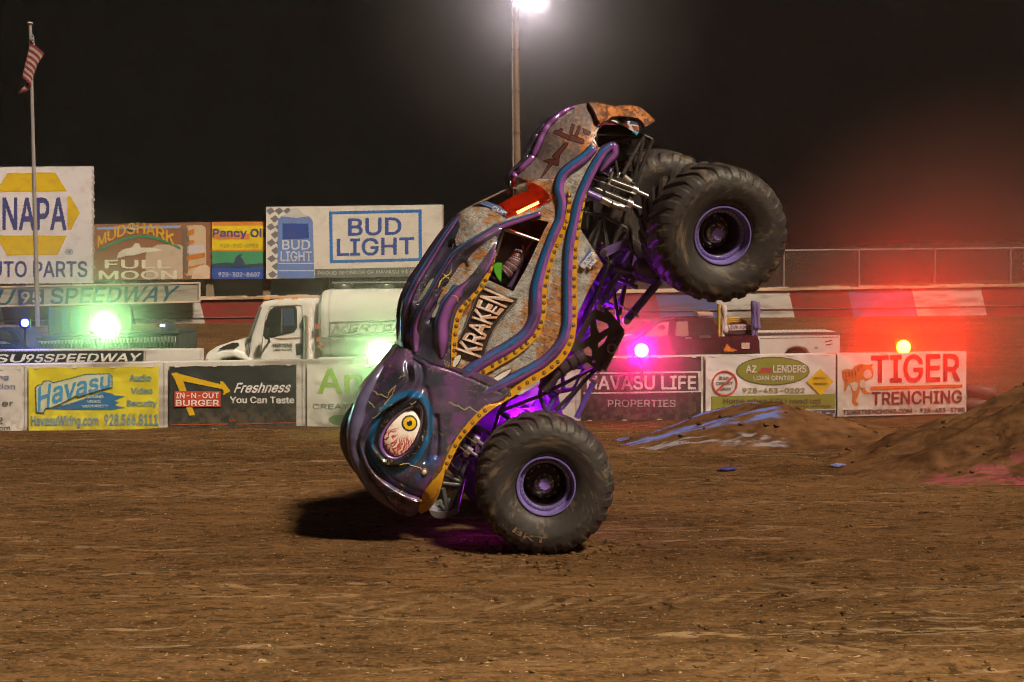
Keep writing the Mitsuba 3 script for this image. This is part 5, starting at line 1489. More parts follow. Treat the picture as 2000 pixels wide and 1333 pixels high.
def h_head(u, v, R=105.0):
    d = np.clip(dist(u, v, SIL) / R, 0, 1)
    h0 = 0.20 + 0.16 * np.clip((v - 690) / 80, 0, 1)
    h = h0 + (0.94 - h0) * np.sqrt(np.maximum(1 - (1 - d) ** 2, 0))
    h = h + 0.07 * np.exp(-(dist(u, v, BROW) / 7) ** 2) - 0.045 * np.exp(-((dist(u, v, BROW) - 13) / 6) ** 2)
    h = h + 0.055 * np.exp(-(dist(u, v, TIPB) / 7) ** 2)
    h = h + 0.055 * np.exp(-(dist(u, v, LOW) / 7) ** 2)
    h = h - 0.08 * np.clip(1 - dist(u, v, eye_poly) / 7.5, 0, 1)
    h = h - 0.035 * np.exp(-(dist(u, v, CHEEK) / 6) ** 2) - 0.05 * np.exp(-(dist(u, v, GROOVE) / 5) ** 2)
    seam = LineString([(800, 690), (840, 712), (876, 722), (925, 742), (980, 768)])
    h = h - 0.018 * np.exp(-(dist(u, v, seam) / 1.6) ** 2)
    hump = np.exp(-(((u - 782) / 24) ** 2 + ((v - 712) / 34) ** 2))
    h = h + 0.10 * hump
    return np.maximum(h, 0.05)


shell('head', head_poly, h_head, 'purple_paint', 3.0, label='glossy purple and blue octopus head')
# bluish outer rim that runs down the nose
limb('nose_rim', [(748, 718), (728, 752), (709, 790), (698, 830), (694, 860), (702, 900), (722, 942), (746, 970), (776, 996)], [0.05, 0.085, 0.10, 0.10, 0.10, 0.09, 0.07, 0.03], dw=-0.03, bsdf='slate_paint', n=60, far=False)
q_ = spl([(722, 764), (696, 800), (681, 830), (678, 856), (685, 886), (702, 916), (726, 950)], 50)
put(TK, 'nose_rim', tube(B(q_[:, 0], q_[:, 1], 0.44), PchipInterpolator(np.linspace(0, 1, 5), [0.05, 0.09, 0.10, 0.08, 0.03])(np.linspace(0, 1, 50)), 16), 'gloss', color=(0.045, 0.045, 0.085), smooth=True, label='dark blue far rim of the nose')


def h_eye(u, v):
    e = ((u - 786) / 40) ** 2 + ((v - 846) / 52) ** 2
    return h_head(u, v) * 0 + 0.845 + 0.075 * np.sqrt(np.maximum(1 - np.clip(e, 0, 1), 0)) - 0.0 * u


EK = numbered(TK + '__eye')
shell('eyeball', eye_poly.buffer(1.0), h_eye, 'eye_paint', 2.2, parent=EK, far=False, bridge=False, skirt=0.08, label='bloodshot white eyeball')
for nm, r_, dz, c_ in (('iris_ring', 15.5, 0.006, (0.008, 0.008, 0.02)), ('iris', 12.6, 0.010, (0.60, 0.40, 0.008)), ('pupil', 5.4, 0.014, (0.005, 0.006, 0.02))):
    shell(nm, Polygon(ell(800, 827, r_, r_ * 1.02)), lambda u, v, dz=dz: h_eye(u, v) + dz, 'gloss', 2.0, parent=EK, far=False, bridge=False, skirt=0.012, color=c_)
shell('catchlight', Polygon(ell(797, 822, 1.6, 1.8)), lambda u, v: h_eye(u, v) + 0.017, 'gloss', 1.0, parent=EK, far=False, bridge=False, skirt=0.004, color=(0.7, 0.72, 0.8))
limb('eyelid', list(SOCK.buffer(0.6).exterior.coords)[::6] + [SOCK.buffer(0.6).exterior.coords[0]], 0.030, dw=-0.01, n=90, sides=10)

# head scars and the headlight
HL = numbered(TK + '__headlight')
p = B(829, 922, -(h_head(829, 922) + 0.01))
put(HL, 'bezel', trimesh.Trimesh(np.array(trimesh.creation.torus(0.033, 0.010, 20, 8).vertices) @ np.array([[1, 0, 0], [0, 0, 1], [0, 1, 0.0]]) + p, trimesh.creation.torus(0.033, 0.010, 20, 8).faces, process=False), 'metal', color=(0.5, 0.42, 0.25), smooth=40)
put(HL, 'lens', sphere(p, 0.03, 2, (1, 0.5, 1)), 'gloss', color=(0.6, 0.56, 0.45), smooth=True)
sc = []
for L in ([(876, 786), (890, 792), (908, 800), (914, 798), (918, 796), (924, 802), (940, 808), (946, 814)], [(754, 962), (768, 959), (778, 958), (794, 950)], [(778, 974), (784, 964), (788, 950), (784, 946)], [(782, 908), (796, 906), (806, 910), (816, 914), (826, 918)], [(722, 762), (740, 770), (756, 778), (760, 768), (772, 752)], [(728, 818), (742, 808)], [(752, 790), (766, 772), (770, 760)], [(800, 788), (806, 790), (812, 786)], [(780, 738), (792, 734)], [(720, 784), (732, 796)]):
    q = dense(L, 2.5, False); q = q + rng.normal(0, 1.0, q.shape)
    sc.append(tube(B(q[:, 0], q[:, 1], -(h_head(q[:, 0], q[:, 1]) + 0.002)), 0.0055, 5))
put(TK, 'scratch', cat(sc), 'paint', color=(0.42, 0.36, 0.16), kind='stuff', label='pale cracks and chips in the head paint')

# tentacles
T1 = [(1160, 288), (1140, 309), (1115, 327), (1097, 345), (1090, 370), (1096, 397), (1094, 424), (1082, 454), (1068, 490), (1055, 530), (1047, 570), (1046, 610), (1032, 646), (1000, 674), (960, 697), (930, 716), (904, 738), (882, 764), (862, 796)]
T2 = [(1197, 284), (1180, 296), (1160, 326), (1143, 360), (1131, 390), (1121, 430), (1115, 460), (1110, 490), (1108, 550), (1108, 620), (1102, 656), (1088, 681), (1060, 708), (1020, 731), (980, 751), (950, 765), (920, 780), (890, 798), (862, 822)]
limb('tentacle', T1, [0.06, 0.07, 0.07, 0.064, 0.066, 0.075, 0.082, 0.082, 0.084, 0.086, 0.10, 0.13], dw=-0.028, n=110, sink=0.16, label='long purple tentacle with a blue stripe')
limb('tentacle', T2, [0.05, 0.064, 0.066, 0.068, 0.068, 0.070, 0.072, 0.074, 0.076, 0.085, 0.12], dw=-0.026, n=110, sink=0.16, label='outer purple tentacle with a blue stripe')
limb('tentacle', [(1168, 300), (1182, 290), (1199, 286), (1200, 298), (1186, 318), (1172, 336)], [0.03, 0.05, 0.06, 0.06, 0.05, 0.02], dw=-0.05, n=40, bsdf='violet_paint', label='curled purple tip at the top of the outer tentacle')
limb('tentacle', [(898, 424), (868, 473), (842, 516), (818, 556), (802, 592), (795, 630), (794, 664), (800, 700)], [0.03, 0.07, 0.085, 0.09, 0.095, 0.09, 0.07, 0.02], dw=-0.06, bsdf='violet_paint', label='glossy purple tentacle along the cowl edge')
limb('tentacle', [(1056, 417), (1030, 426), (1005, 434), (975, 445), (945, 462), (915, 482), (890, 502), (868, 536), (846, 576), (826, 610), (814, 645), (812, 690)], [0.035, 0.045, 0.05, 0.06, 0.07, 0.075, 0.08, 0.085, 0.085, 0.08, 0.03], dw=-0.01, bsdf='violet_paint', label='purple tentacle under the roof window')
limb('tentacle', [(967, 489), (952, 518), (924, 546), (892, 574), (872, 602), (862, 640), (862, 700)], [0.02, 0.06, 0.085, 0.095, 0.10, 0.10, 0.03], dw=-0.01, bsdf='violet_paint', label='purple tentacle below the cockpit opening')


# orange riveted strips
def strip(center, halfw, dh=0.012, n=None, rivets=True, parent=None, rev=18, phase=0.0):
    q = dense(spl(center, 60), 4, False)
    L = LineString(q)
    hw = np.interp(np.linspace(0, 1, len(q)), np.linspace(0, 1, len(halfw)), halfw)
    t = np.gradient(q, axis=0); t /= np.linalg.norm(t, axis=1, keepdims=True)
    nrm = np.stack([-t[:, 1], t[:, 0]], 1)
    poly = Polygon(np.vstack([q + nrm * hw[:, None], (q - nrm * hw[:, None])[::-1]])).buffer(0)
    key = numbered(TK + '__trim_strip')
    hf = lambda u, v: np.where(v > 790, np.maximum(HW(u, v), np.minimum(h_head(u, v), 0.96)), HW(u, v)) + dh
    shell('band', poly, hf, 'gloss', 3.2, far=False, bridge=False, skirt=0.03, parent=key, color=(0.50, 0.245, 0.012))
    if rivets:
        d = np.arange(rev * 0.4 + phase, L.length, rev)
        ms = []
        for k, s in enumerate(d):
            pnt = L.interpolate(s + (4 if k % 3 == 0 else 0))
            c = B(pnt.x, pnt.y, -(hf(np.array([pnt.x]), np.array([pnt.y]))[0]))
            ms.append(sphere(c, 0.017, 1, (1, 0.9, 1)))
            r_ = trimesh.creation.torus(0.020, 0.005, 12, 5); v_ = np.array(r_.vertices)[:, [0, 2, 1]]
            rings.append(trimesh.Trimesh(v_ + c, r_.faces, process=False))
        for m in ms:
            put(key, 'rivet', m, 'metal', color=(0.42, 0.30, 0.13), smooth=True)


rings = []
off = lambda pts, dx, dy: [(x + dx, y + dy) for x, y in pts]
strip([(1112, 372), (1111, 400), (1108, 428), (1096, 460), (1082, 494), (1070, 534), (1063, 572), (1061, 612), (1048, 650), (1012, 685), (974, 708), (948, 724), (924, 742), (908, 763)], [2, 4, 5, 5, 5, 5.5, 6, 6, 6.5, 7, 7, 5, 1], rev=17)
strip([(1148, 365), (1140, 395), (1132, 430), (1127, 460), (1124, 490), (1121, 550), (1121, 620), (1116, 660), (1102, 692), (1072, 722), (1032, 746), (994, 772), (962, 791), (936, 812), (912, 838), (894, 862), (880, 890), (868, 916)], [1.5, 3.5, 4.5, 5, 5.5, 6, 6.5, 6.5, 7, 7, 7, 7, 7, 7, 6.5, 6, 5.5, 5], rev=19)
strip([(968, 494), (958, 526), (944, 554), (918, 584), (900, 606), (892, 630), (888, 660), (886, 700), (882, 722)], [2, 4, 5, 5.5, 5.5, 6, 6, 6, 1], rev=16)
put(TK, 'rivet_shadow_ring', cat(rings), 'paint', color=(0.03, 0.025, 0.015), kind='stuff')
# orange chin
chin = curve([(872, 904), (860, 924), (844, 940), (828, 960), (819, 982), (817, 1005), (832, 1001), (850, 983), (861, 958), (868, 925)])
shell('chin_panel', chin, lambda u, v: np.minimum(h_head(u, v), 0.96) + 0.02, 'gloss', 3, far=False, bridge=False, skirt=0.05, color=(0.50, 0.245, 0.012), label='orange chin panel')
lip = spl([(752, 946), (790, 970), (816, 980), (836, 980), (852, 968), (858, 955)], 40)
put(TK, 'lip_seam', tube(B(lip[:, 0], lip[:, 1], -(h_head(lip[:, 0], lip[:, 1]) + 0.02)), 0.007, 6), 'metal', color=(0.55, 0.45, 0.45), smooth=True)

# claws painted white at the strip ends
for cl_ in ([(886, 718), (884, 710), (888, 700), (898, 692), (901, 697), (896, 708), (890, 716)], [(958, 744), (966, 738), (982, 728), (1000, 720), (996, 728), (984, 738), (966, 748)]):
    shell('claw', curve(cl_), lambda u, v: HW(u, v) + 0.02, 'gloss', 2.5, far=False, bridge=False, skirt=0.04, color=(0.55, 0.55, 0.50), label='white claw at the root of a tentacle')
    shell('claw_edge', Polygon(curve(cl_)).buffer(2.2), lambda u, v: HW(u, v) + 0.008, 'gloss', 2.5, far=False, bridge=False, skirt=0.03, color=(0.02, 0.015, 0.025))

# right hand rust panel and its badge
BG = numbered(TK + '__badge')
tri_b = [(1138, 517), (1153, 519), (1156, 493)]
bh = lambda u, v: HW(u, v) + 0.0
shell('triangle', [(1132, 514), (1161, 522), (1153, 486)], lambda u, v: bh(u, v) + 0.004, 'gloss', 3, far=False, bridge=False, skirt=0.01, parent=BG, color=(0.04, 0.09, 0.32))


def body_text(name, s, base, capl, dh, col, parent=None, bsdf='gloss', bold=True, th=0.012, hf=None):
    """lettering between two curves drawn on the elevation: base line and cap line"""
    v, f = text2d(s, bold)
    m = trimesh.Trimesh(v, f, process=False)
    if np.ptp(np.asarray(base), axis=0).max() > 60: m = m.subdivide()
    v, f = np.array(m.vertices), np.array(m.faces)
    b_, c_ = spl(base, 50), spl(capl, 50)
    tt = np.linspace(0, 1, 50)
    bx_, by_ = np.interp(v[:, 0], tt, b_[:, 0]), np.interp(v[:, 0], tt, b_[:, 1])
    cx_, cy_ = np.interp(v[:, 0], tt, c_[:, 0]), np.interp(v[:, 0], tt, c_[:, 1])
    u, w = bx_ + (cx_ - bx_) * v[:, 1], by_ + (cy_ - by_) * v[:, 1]
    p = B(u, w, -((hf or HW)(u, w) + dh + v[:, 2] * th))
    put(parent or TK, name, trimesh.Trimesh(p, f, process=False), bsdf, color=col)


body_text('lettering', 'MONSTER', [(1141, 526), (1165, 499)], [(1132, 518), (1156, 491)], 0.012, (0.75, 0.75, 0.75), BG)
body_text('lettering', 'JAM', [(1152, 526), (1167, 509)], [(1144, 525), (1161, 505)], 0.012, (0.75, 0.75, 0.75), BG)

# the name
NB = numbered(TK + '__name')
base_c = [(940, 700), (943, 680), (955, 646), (976, 616), (1005, 588)]
cap_c = [(888, 682), (914, 641), (926, 608), (937, 580), (947, 562)]
out_ = list(spl([(883, 684), (908, 640), (921, 606), (933, 576), (946, 557)], 20)) + [(962, 566), (985, 580), (1011, 584)] + list(spl([(1011, 584), (984, 615), (962, 648), (949, 682), (944, 706)], 20)) + [(930, 694), (908, 684)]
shell('plate', Polygon(out_).buffer(0), lambda u, v: HW(u, v) + 0.004, 'gloss', 4, far=False, bridge=False, skirt=0.02, parent=NB, color=(0.025, 0.02, 0.02))
shell('rim', Polygon(out_).buffer(0).buffer(1.8).difference(Polygon(out_).buffer(-0.4)), lambda u, v: HW(u, v) + 0.008, 'metal', 2.0, far=False, bridge=False, skirt=0.02, parent=NB, color=(0.55, 0.50, 0.46))
body_text('lettering', 'KRAKEN', base_c, cap_c, 0.018, (0.50, 0.30, 0.20), NB)
body_text('lettering_light', 'KRAKEN', [(x - 0.25 * (x - a), y - 0.25 * (y - b)) for (x, y), (a, b) in zip(base_c, cap_c)], [(a + 0.10 * (x - a) , b + 0.10 * (y - b)) for (x, y), (a, b) in zip(base_c, cap_c)], 0.0315, (0.60, 0.52, 0.48), NB, bold=False, th=0.003)

# tail panel
tail_poly = Polygon([(1003, 362), (1002, 346), (1020, 326), (1040, 305), (1050, 280), (1063, 252), (1080, 232), (1100, 217), (1120, 207), (1150, 200), (1165, 202), (1180, 206), (1172, 222), (1169, 240), (1164, 255), (1160, 270), (1166, 284), (1155, 298), (1130, 320), (1108, 336), (1094, 352), (1087, 372), (1082, 392), (1070, 376), (1055, 364), (1038, 356), (1020, 356)])


def h_tail(u, v):
    return HW(u, v, 130.0) - 0.02


shell('tail_panel', tail_poly, h_tail, 'rust_tail', 5, label='brown rusted tail panel with a red emblem')
limb('tail_rim', [(1004, 360), (1005, 346), (1022, 327), (1042, 306), (1053, 282), (1066, 254), (1083, 234), (1102, 219), (1122, 209)], [0.05, 0.055, 0.055, 0.055, 0.055, 0.05, 0.045, 0.02], dw=0.0, n=60, bsdf='violet_paint', label='purple rim of the tail panel')
flap = Polygon([(1150, 200), (1168, 201), (1200, 208), (1226, 205), (1250, 209), (1268, 224), (1280, 236), (1272, 242), (1261, 248), (1256, 240), (1248, 232), (1232, 228), (1210, 227), (1196, 228), (1184, 236), (1172, 242), (1167, 232), (1160, 215)])


def h_flap(u, v):
    e = dist(u, v, LineString([(1150, 199), (1200, 206), (1250, 207), (1282, 236)]))
    return 0.30 + 0.48 * np.sqrt(np.clip(e / 30, 0, 1)) + 0.03 * np.sin(u * 0.16)


shell('torn_flap', flap, h_flap, 'rust_tail', 4, label='torn orange flap at the top of the tail')
under = Polygon([(1186, 234), (1198, 229), (1212, 228), (1232, 229), (1246, 233), (1254, 244), (1250, 258), (1242, 265), (1236, 257), (1222, 249), (1206, 241), (1194, 236)])
shell('flap_lining', under, lambda u, v: h_flap(u, v) - 0.12, 'gloss', 4, far=False, bridge=False, skirt=0.02, color=(0.40, 0.42, 0.46), label='blue and white patterned lining of the torn flap')
for q_, c_ in (([(1206, 231), (1222, 230), (1226, 240), (1212, 240)], (0.04, 0.05, 0.12)), ([(1228, 231), (1240, 233), (1246, 243), (1232, 242)], (0.03, 0.05, 0.12)), ([(1214, 242), (1226, 243), (1230, 250), (1220, 247)], (0.30, 0.06, 0.04)), ([(1234, 246), (1246, 247), (1248, 255), (1240, 255)], (0.30, 0.06, 0.04)), ([(1237, 257), (1249, 257), (1243, 265)], (0.04, 0.28, 0.42))):
    shell('lining_patch', q_, lambda u, v: h_flap(u, v) - 0.11, 'gloss', 3, far=False, bridge=False, skirt=0.01, color=c_)
te = dense([(1184, 236), (1173, 243), (1166, 254), (1161, 268), (1158, 276), (1166, 286)], 2.5, False); te = te + rng.normal(0, 0.7, te.shape)
put(TK, 'torn_edge', tube(B(te[:, 0], te[:, 1], -(h_tail(te[:, 0], te[:, 1]) + 0.004)), 0.009, 5), 'paint', color=(0.5, 0.48, 0.46), label='pale torn edge of the tail panel')
EM = numbered(TK + '__emblem')
for pts in ([(1081, 260), (1085, 255), (1112, 266), (1110, 273)], [(1116, 264), (1139, 273), (1138, 281), (1111, 273)], [(1139, 252), (1153, 259), (1150, 264), (1141, 261)], [(1118, 243), (1121, 244), (1117, 262), (1113, 261)], [(1130, 247), (1133, 249), (1127, 267), (1123, 265)],
            [(1104, 280), (1109, 281), (1086, 312), (1079, 306)], [(1062, 315), (1090, 324), (1092, 303), (1088, 302), (1086, 314), (1078, 311)], [(1074, 318), (1079, 320), (1057, 347)], [(1095, 252), (1099, 253), (1094, 262), (1089, 260)]):
    shell('stroke', Polygon(pts).buffer(0), lambda u, v: h_tail(u, v) + 0.006, 'gloss', 3, far=False, bridge=False, skirt=0.015, parent=EM, color=(0.095, 0.030, 0.028))
    shell('stroke_edge', Polygon(pts).buffer(1.6), lambda u, v: h_tail(u, v) + 0.002, 'gloss', 3, far=False, bridge=False, skirt=0.01, parent=EM, color=(0.035, 0.02, 0.02))

# roof window, its red light and the sticker
shell('roof_window', win_poly, lambda u, v: HW(u, v, 100) + 0.01, 'smoky_glass', 4, far=True, bridge=True, color=(1, 1, 1), label='smoky tinted roof window')
RB = numbered(TK + '__light_bar')
bp = np.array([(1002, 419), (1052, 397)])
P0, P1 = B(1010, 416, -0.62), B(1052, 396, -0.62)
put(RB, 'tube', tube([P0, P1], 0.016, 10), 'paint', color=(0.8, 0.2, 0.1), smooth=True, emitter={'type': 'area', 'radiance': rgb(230 * KX, 12 * KX, 1.2 * KX), 'sampling_weight': 1.5}, label='glowing red light bar')
put(RB, 'tray', box((P0 + P1) / 2 + [0.0, 0.06, -0.04], [0.40, 0.1, 0.02], np.array([[0.9, 0, 0.42], [0, 1, 0], [-0.42, 0, 0.9]])), 'paint', color=(0.2, 0.02, 0.02))
wall_poly = [(960, 408), (1000, 385), (1040, 368), (1074, 388), (1050, 402), (990, 424)]
plate('cab_bulkhead', wall_poly, 0.10, 0.02, (0.22, 0.11, 0.10), 'paint')
stk = Polygon([(936, 398), (950, 393), (978, 404), (992, 416), (986, 423), (968, 410)])
shell('window_sticker', stk, lambda u, v: HW(u, v, 100) + 0.02, 'gloss', 3, far=False, bridge=False, skirt=0.005, color=(0.07, 0.11, 0.24))
body_text('sticker_lettering', 'CUP', [(960, 409), (986, 420)], [(964, 402), (990, 414)], 0.024, (0.5, 0.5, 0.52), th=0.004)

# cockpit
plate('cockpit_wall', cock_poly.buffer(26), -0.30, 0.02, (0.018, 0.014, 0.014), 'paint')
co = []
for a_, b_, w_ in (((978, 446), (1056, 472), -0.80), ((982, 452), (968, 500), -0.78), ((1022, 480), (1018, 512), -0.55), ((990, 560), (1040, 470), -0.45)):
    co.append(bar(a_, b_, w_, 0.022))
puts(TK, 'cage_bar', co, 'metal', color=(0.32, 0.28, 0.27), smooth=40)
HZ = numbered(TK + '__duct_hose')
hq = spl([(986, 534), (994, 526), (1004, 512), (1010, 498), (1013, 488)], 46)
rr = np.interp(np.linspace(0, 1, 46), [0, 0.5, 1], [0.085, 0.08, 0.045]) * (1 + 0.10 * np.sin(np.arange(46) * 1.9))
put(HZ, 'hose', tube(B(hq[:, 0], hq[:, 1], -0.62), rr, 14), 'gloss', color=(0.42, 0.38, 0.42), smooth=True, label='striped ribbed hose')
st_ = []
for k in range(4, 44, 5):
    st_.append(tube(B(hq[k:k + 3, 0], hq[k:k + 3, 1], -0.62), rr[k:k + 3] + 0.006, 14))
puts(HZ, 'band', st_, 'gloss', color=(0.16, 0.04, 0.05), smooth=40)
plate('green_pad', [(963, 518), (972, 513), (981, 514), (980, 530), (979, 551), (973, 545), (966, 532)], -0.74, 0.06, (0.06, 0.30, 0.015), 'gloss', label='bright green side pad of the seat')
plate('seat_shell', [(958, 540), (972, 552), (1000, 562), (1010, 540), (1020, 516), (1000, 530), (985, 545)], -0.55, 0.05, (0.06, 0.035, 0.09), 'gloss')

# ---------------------------------------------------------------- chassis
fr = []
for w_ in (-0.50, 0.50):
    for a_, b_ in (((1257, 265), (1217, 341)), ((1274, 273), (1240, 362)), ((1257, 265), (1274, 273)), ((1258, 268), (1238, 352)), ((1196, 292), (1207, 341)), ((1211, 346), (1193, 389)), ((1200, 278), (1257, 265)), ((1160, 262), (1257, 266)), ((1217, 341), (1240, 362)),
                   ((1140, 415), (1178, 422)), ((1178, 422), (1224, 446)), ((1178, 422), (1186, 478)), ((1222, 413), (1200, 476)), ((1177, 426), (1160, 482)), ((1171, 430), (1148, 476)), ((1224, 446), (1236, 492)), ((1186, 478), (1190, 512)),
                   ((1191, 514), (1163, 584)), ((1191, 514), (1208, 632)), ((1236, 492), (1223, 552)), ((1223, 552), (1210, 616)), ((1163, 584), (1154, 606)),
                   ((1161, 719), (1054, 774)), ((1164, 722), (1085, 802)), ((1054, 774), (1060, 730)), ((1054, 774), (975, 805)), ((975, 805), (1000, 770)), ((975, 805), (962, 850)), ((1054, 774), (1066, 806)), ((975, 805), (1010, 830)),
                   ((930, 832), (962, 850)), ((962, 850), (935, 900)), ((930, 832), (905, 880)), ((905, 880), (880, 896))):
        fr.append(bar(a_, b_, w_, 0.024))
for a_ in ((1257, 265), (1274, 273), (1217, 341), (1240, 362), (1178, 422), (1224, 446), (1191, 514), (1236, 492), (1163, 584), (1208, 632), (1161, 719), (1054, 774), (975, 805), (962, 850), (905, 880), (880, 896)):
    fr.append(bar(a_, a_, -0.5, 0.024, 0.5))
for j in (3, 9):
    pass
for k_, m in enumerate(fr):
    put(TK, 'frame_tube', m, 'gloss', color=BLK if k_ % 5 else (0.045, 0.04, 0.04), smooth=40)

# shock absorbers, four to the rear, two forward
def shock(a, b, c, w, r=0.048):
    key = numbered(TK + '__shock_absorber')
    put(key, 'body', bar(a, b, w, r, sides=16), 'gloss', color=(0.025, 0.024, 0.024), smooth=40)
    d = np.array(b, float) - np.array(a, float); d /= np.linalg.norm(d)
    put(key, 'collar', bar(np.array(b) - d * 6, np.array(b) + d * 5, w, r * 1.12, sides=16), 'metal', color=(0.55, 0.54, 0.53), smooth=40)
    put(key, 'rod', bar(b, c, w, r * 0.45, sides=12), 'metal', color=(0.62, 0.60, 0.58), smooth=40)
    put(key, 'end_eye', sphere(B(c[0], c[1], w), r * 0.8, 2), 'metal', color=(0.4, 0.38, 0.36), smooth=True)
    put(key, 'line', bar(np.array(a) + [2, 8], np.array(b) + [0, 8], w - r, 0.008), 'metal', color=(0.6, 0.55, 0.5))


for w_ in (-0.66, 0.66):
    shock((1158, 342), (1240, 372), (1272, 386), w_)
    shock((1150, 366), (1230, 398), (1262, 412), w_)
    shock((905, 842), (930, 858), (960, 884), w_, 0.045)
    shock((893, 862), (916, 880), (950, 905), w_, 0.045)
rs = numbered(TK + '__reservoir')
put(rs, 'bottle', bar((1172, 328), (1192, 337), -0.70, 0.055, sides=16), 'gloss', color=(0.10, 0.05, 0.26), smooth=40)
puts(rs, 'fitting', ([bar((1196, 335), (1190, 358), -0.78, 0.018), bar((1218, 346), (1232, 356), -0.62, 0.04), bar((1207, 342), (1209, 343), -0.64, 0.045)]), 'metal', color=(0.7, 0.68, 0.65), smooth=40)
rs = numbered(TK + '__reservoir')
put(rs, 'bottle', bar((1146, 378), (1172, 389), -0.74, 0.055, sides=16), 'gloss', color=(0.09, 0.05, 0.24), smooth=40)
puts(rs, 'fitting', ([bar((1174, 390), (1192, 398), -0.72, 0.048), bar((1196, 400), (1208, 404), -0.7, 0.035), bar((1208, 404), (1218, 406), -0.7, 0.04)]), 'metal', color=(0.45, 0.42, 0.40), smooth=40)
put(TK, 'drive_belt_cover', bar((1205, 296), (1210, 318), -0.2, 0.13, sides=20), 'gloss', color=(0.03, 0.03, 0.032), smooth=40)
put(TK, 'red_gasket', bar((1203, 319), (1226, 322), -0.3, 0.02), 'gloss', color=(0.30, 0.03, 0.025), smooth=40)
puts(TK, 'engine_block', ([bevel_box(B(1190, 440, 0.05), [0.55, 0.8, 0.7], 0.05), bevel_box(B(1175, 360, 0.1), [0.6, 0.7, 0.6], 0.06), bevel_box(B(1200, 270, 0.15), [0.42, 0.5, 0.30], 0.05)]), 'paint', color=(0.016, 0.014, 0.015))
eng = []
for k in range(46):
    u_, v_ = 1150 + rng.random() * 85, 300 + rng.random() * 190
    eng.append(sphere(B(u_, v_, -0.38 + 0.2 * rng.random()), 0.008 + 0.016 * rng.random(), 1))
put(TK, 'engine_fitting', cat(eng), 'metal', color=(0.50, 0.42, 0.36), kind='stuff')

# rear axle, links and steering arm
put(TK, 'rear_axle', tube([RHUB + axr * 0.12, FARR - axr * 0.12], 0.13, 20), 'gloss', color=(0.04, 0.018, 0.10), smooth=40)
put(TK, 'rear_differential', sphere(RHUB + axr * 1.25, 0.33, 3), 'gloss', color=(0.035, 0.015, 0.09), smooth=True)
put(TK, 'front_axle', tube([HUB + AX * 0.12, FARF - AX * 0.12], 0.13, 20), 'gloss', color=(0.05, 0.02, 0.12), smooth=40)
put(TK, 'front_differential', sphere(HUB + AX * 1.25, 0.33, 3), 'gloss', color=(0.04, 0.02, 0.10), smooth=True)
ax2 = numbered(TK + '__axle_housing')
put(ax2, 'beam', bar((1198, 524), (1286, 546), -0.55, 0.085, sides=16), 'gloss', color=(0.06, 0.025, 0.16), smooth=40)
put(ax2, 'knuckle', sphere(B(1262, 524, -0.7), 0.15, 3, (1.1, 0.8, 1.0)), 'gloss', color=(0.03, 0.012, 0.075), smooth=True)
puts(ax2, 'bracket', ([bar((1228, 556), (1250, 538), -0.65, 0.035), bar((1236, 530), (1247, 546), -0.70, 0.03), bar((1205, 545), (1245, 562), -0.6, 0.03)]), 'gloss', color=(0.07, 0.03, 0.20), smooth=40)
plate('steering_arm', curve([(1172, 492), (1184, 482), (1206, 474), (1228, 464), (1230, 478), (1214, 488), (1196, 496), (1184, 503), (1174, 500)]), -0.62, 0.05, (0.075, 0.045, 0.15), 'gloss', label='violet steering arm')
put(TK, 'arm_pin', bar((1180, 494), (1180, 494), -0.66, 0.035, -0.55), 'metal', color=(0.2, 0.16, 0.12), smooth=40)
for (a_, b_, w_, r_) in (((1224, 514), (1171, 596), -0.58, 0.044), ((1288, 549), (1224, 626), -0.62, 0.052), ((1214, 493), (1194, 512), -0.5, 0.035)):
    for s_ in (1, -1):
        lk = numbered(TK + '__suspension_link')
        put(lk, 'bar', bar(a_, b_, w_ * s_, r_, sides=14), 'gloss', color=(0.085, 0.045, 0.26), smooth=40)
        puts(lk, 'rod_end', ([sphere(B(b_[0], b_[1], w_ * s_), r_ * 1.05, 2)]), 'metal', color=(0.5, 0.46, 0.4), smooth=True)
for (a_, b_, w_, r_) in (((1161, 744), (1126, 817), -0.62, 0.036), ((1090, 764), (1069, 803), -0.4, 0.034), ((1150, 735), (1098, 800), -0.45, 0.018)):
    for s_ in (1, -1):
        lk = numbered(TK + '__suspension_link')
        put(lk, 'bar', bar(a_, b_, w_ * s_, r_, sides=14), 'gloss', color=(0.085, 0.045, 0.26), smooth=40)
        put(lk, 'rod_end', sphere(B(a_[0], a_[1], w_ * s_), r_ * 1.2, 2), 'metal', color=(0.45, 0.36, 0.26), smooth=True)
th_ = np.linspace(0, 2 * np.pi, 25)
ccx = B(1238, 611, -0.62)
d_ = B(1224, 626, -0.62) - B(1288, 549, -0.62); d_ /= np.linalg.norm(d_)
e1 = np.cross(d_, AX); e1 /= np.linalg.norm(e1); e2 = np.cross(d_, e1)
put(TK, 'link_clamp', tube(ccx + 0.075 * (np.cos(th_)[:, None] * e1 + np.sin(th_)[:, None] * e2), 0.010, 6), 'metal', color=(0.35, 0.3, 0.26), smooth=True)
cbl = spl([(1207, 594), (1226, 606), (1240, 617)], 20)
put(TK, 'tether', tube(B(cbl[:, 0], cbl[:, 1], -0.66), 0.008, 6), 'metal', color=(0.35, 0.3, 0.26), smooth=True)
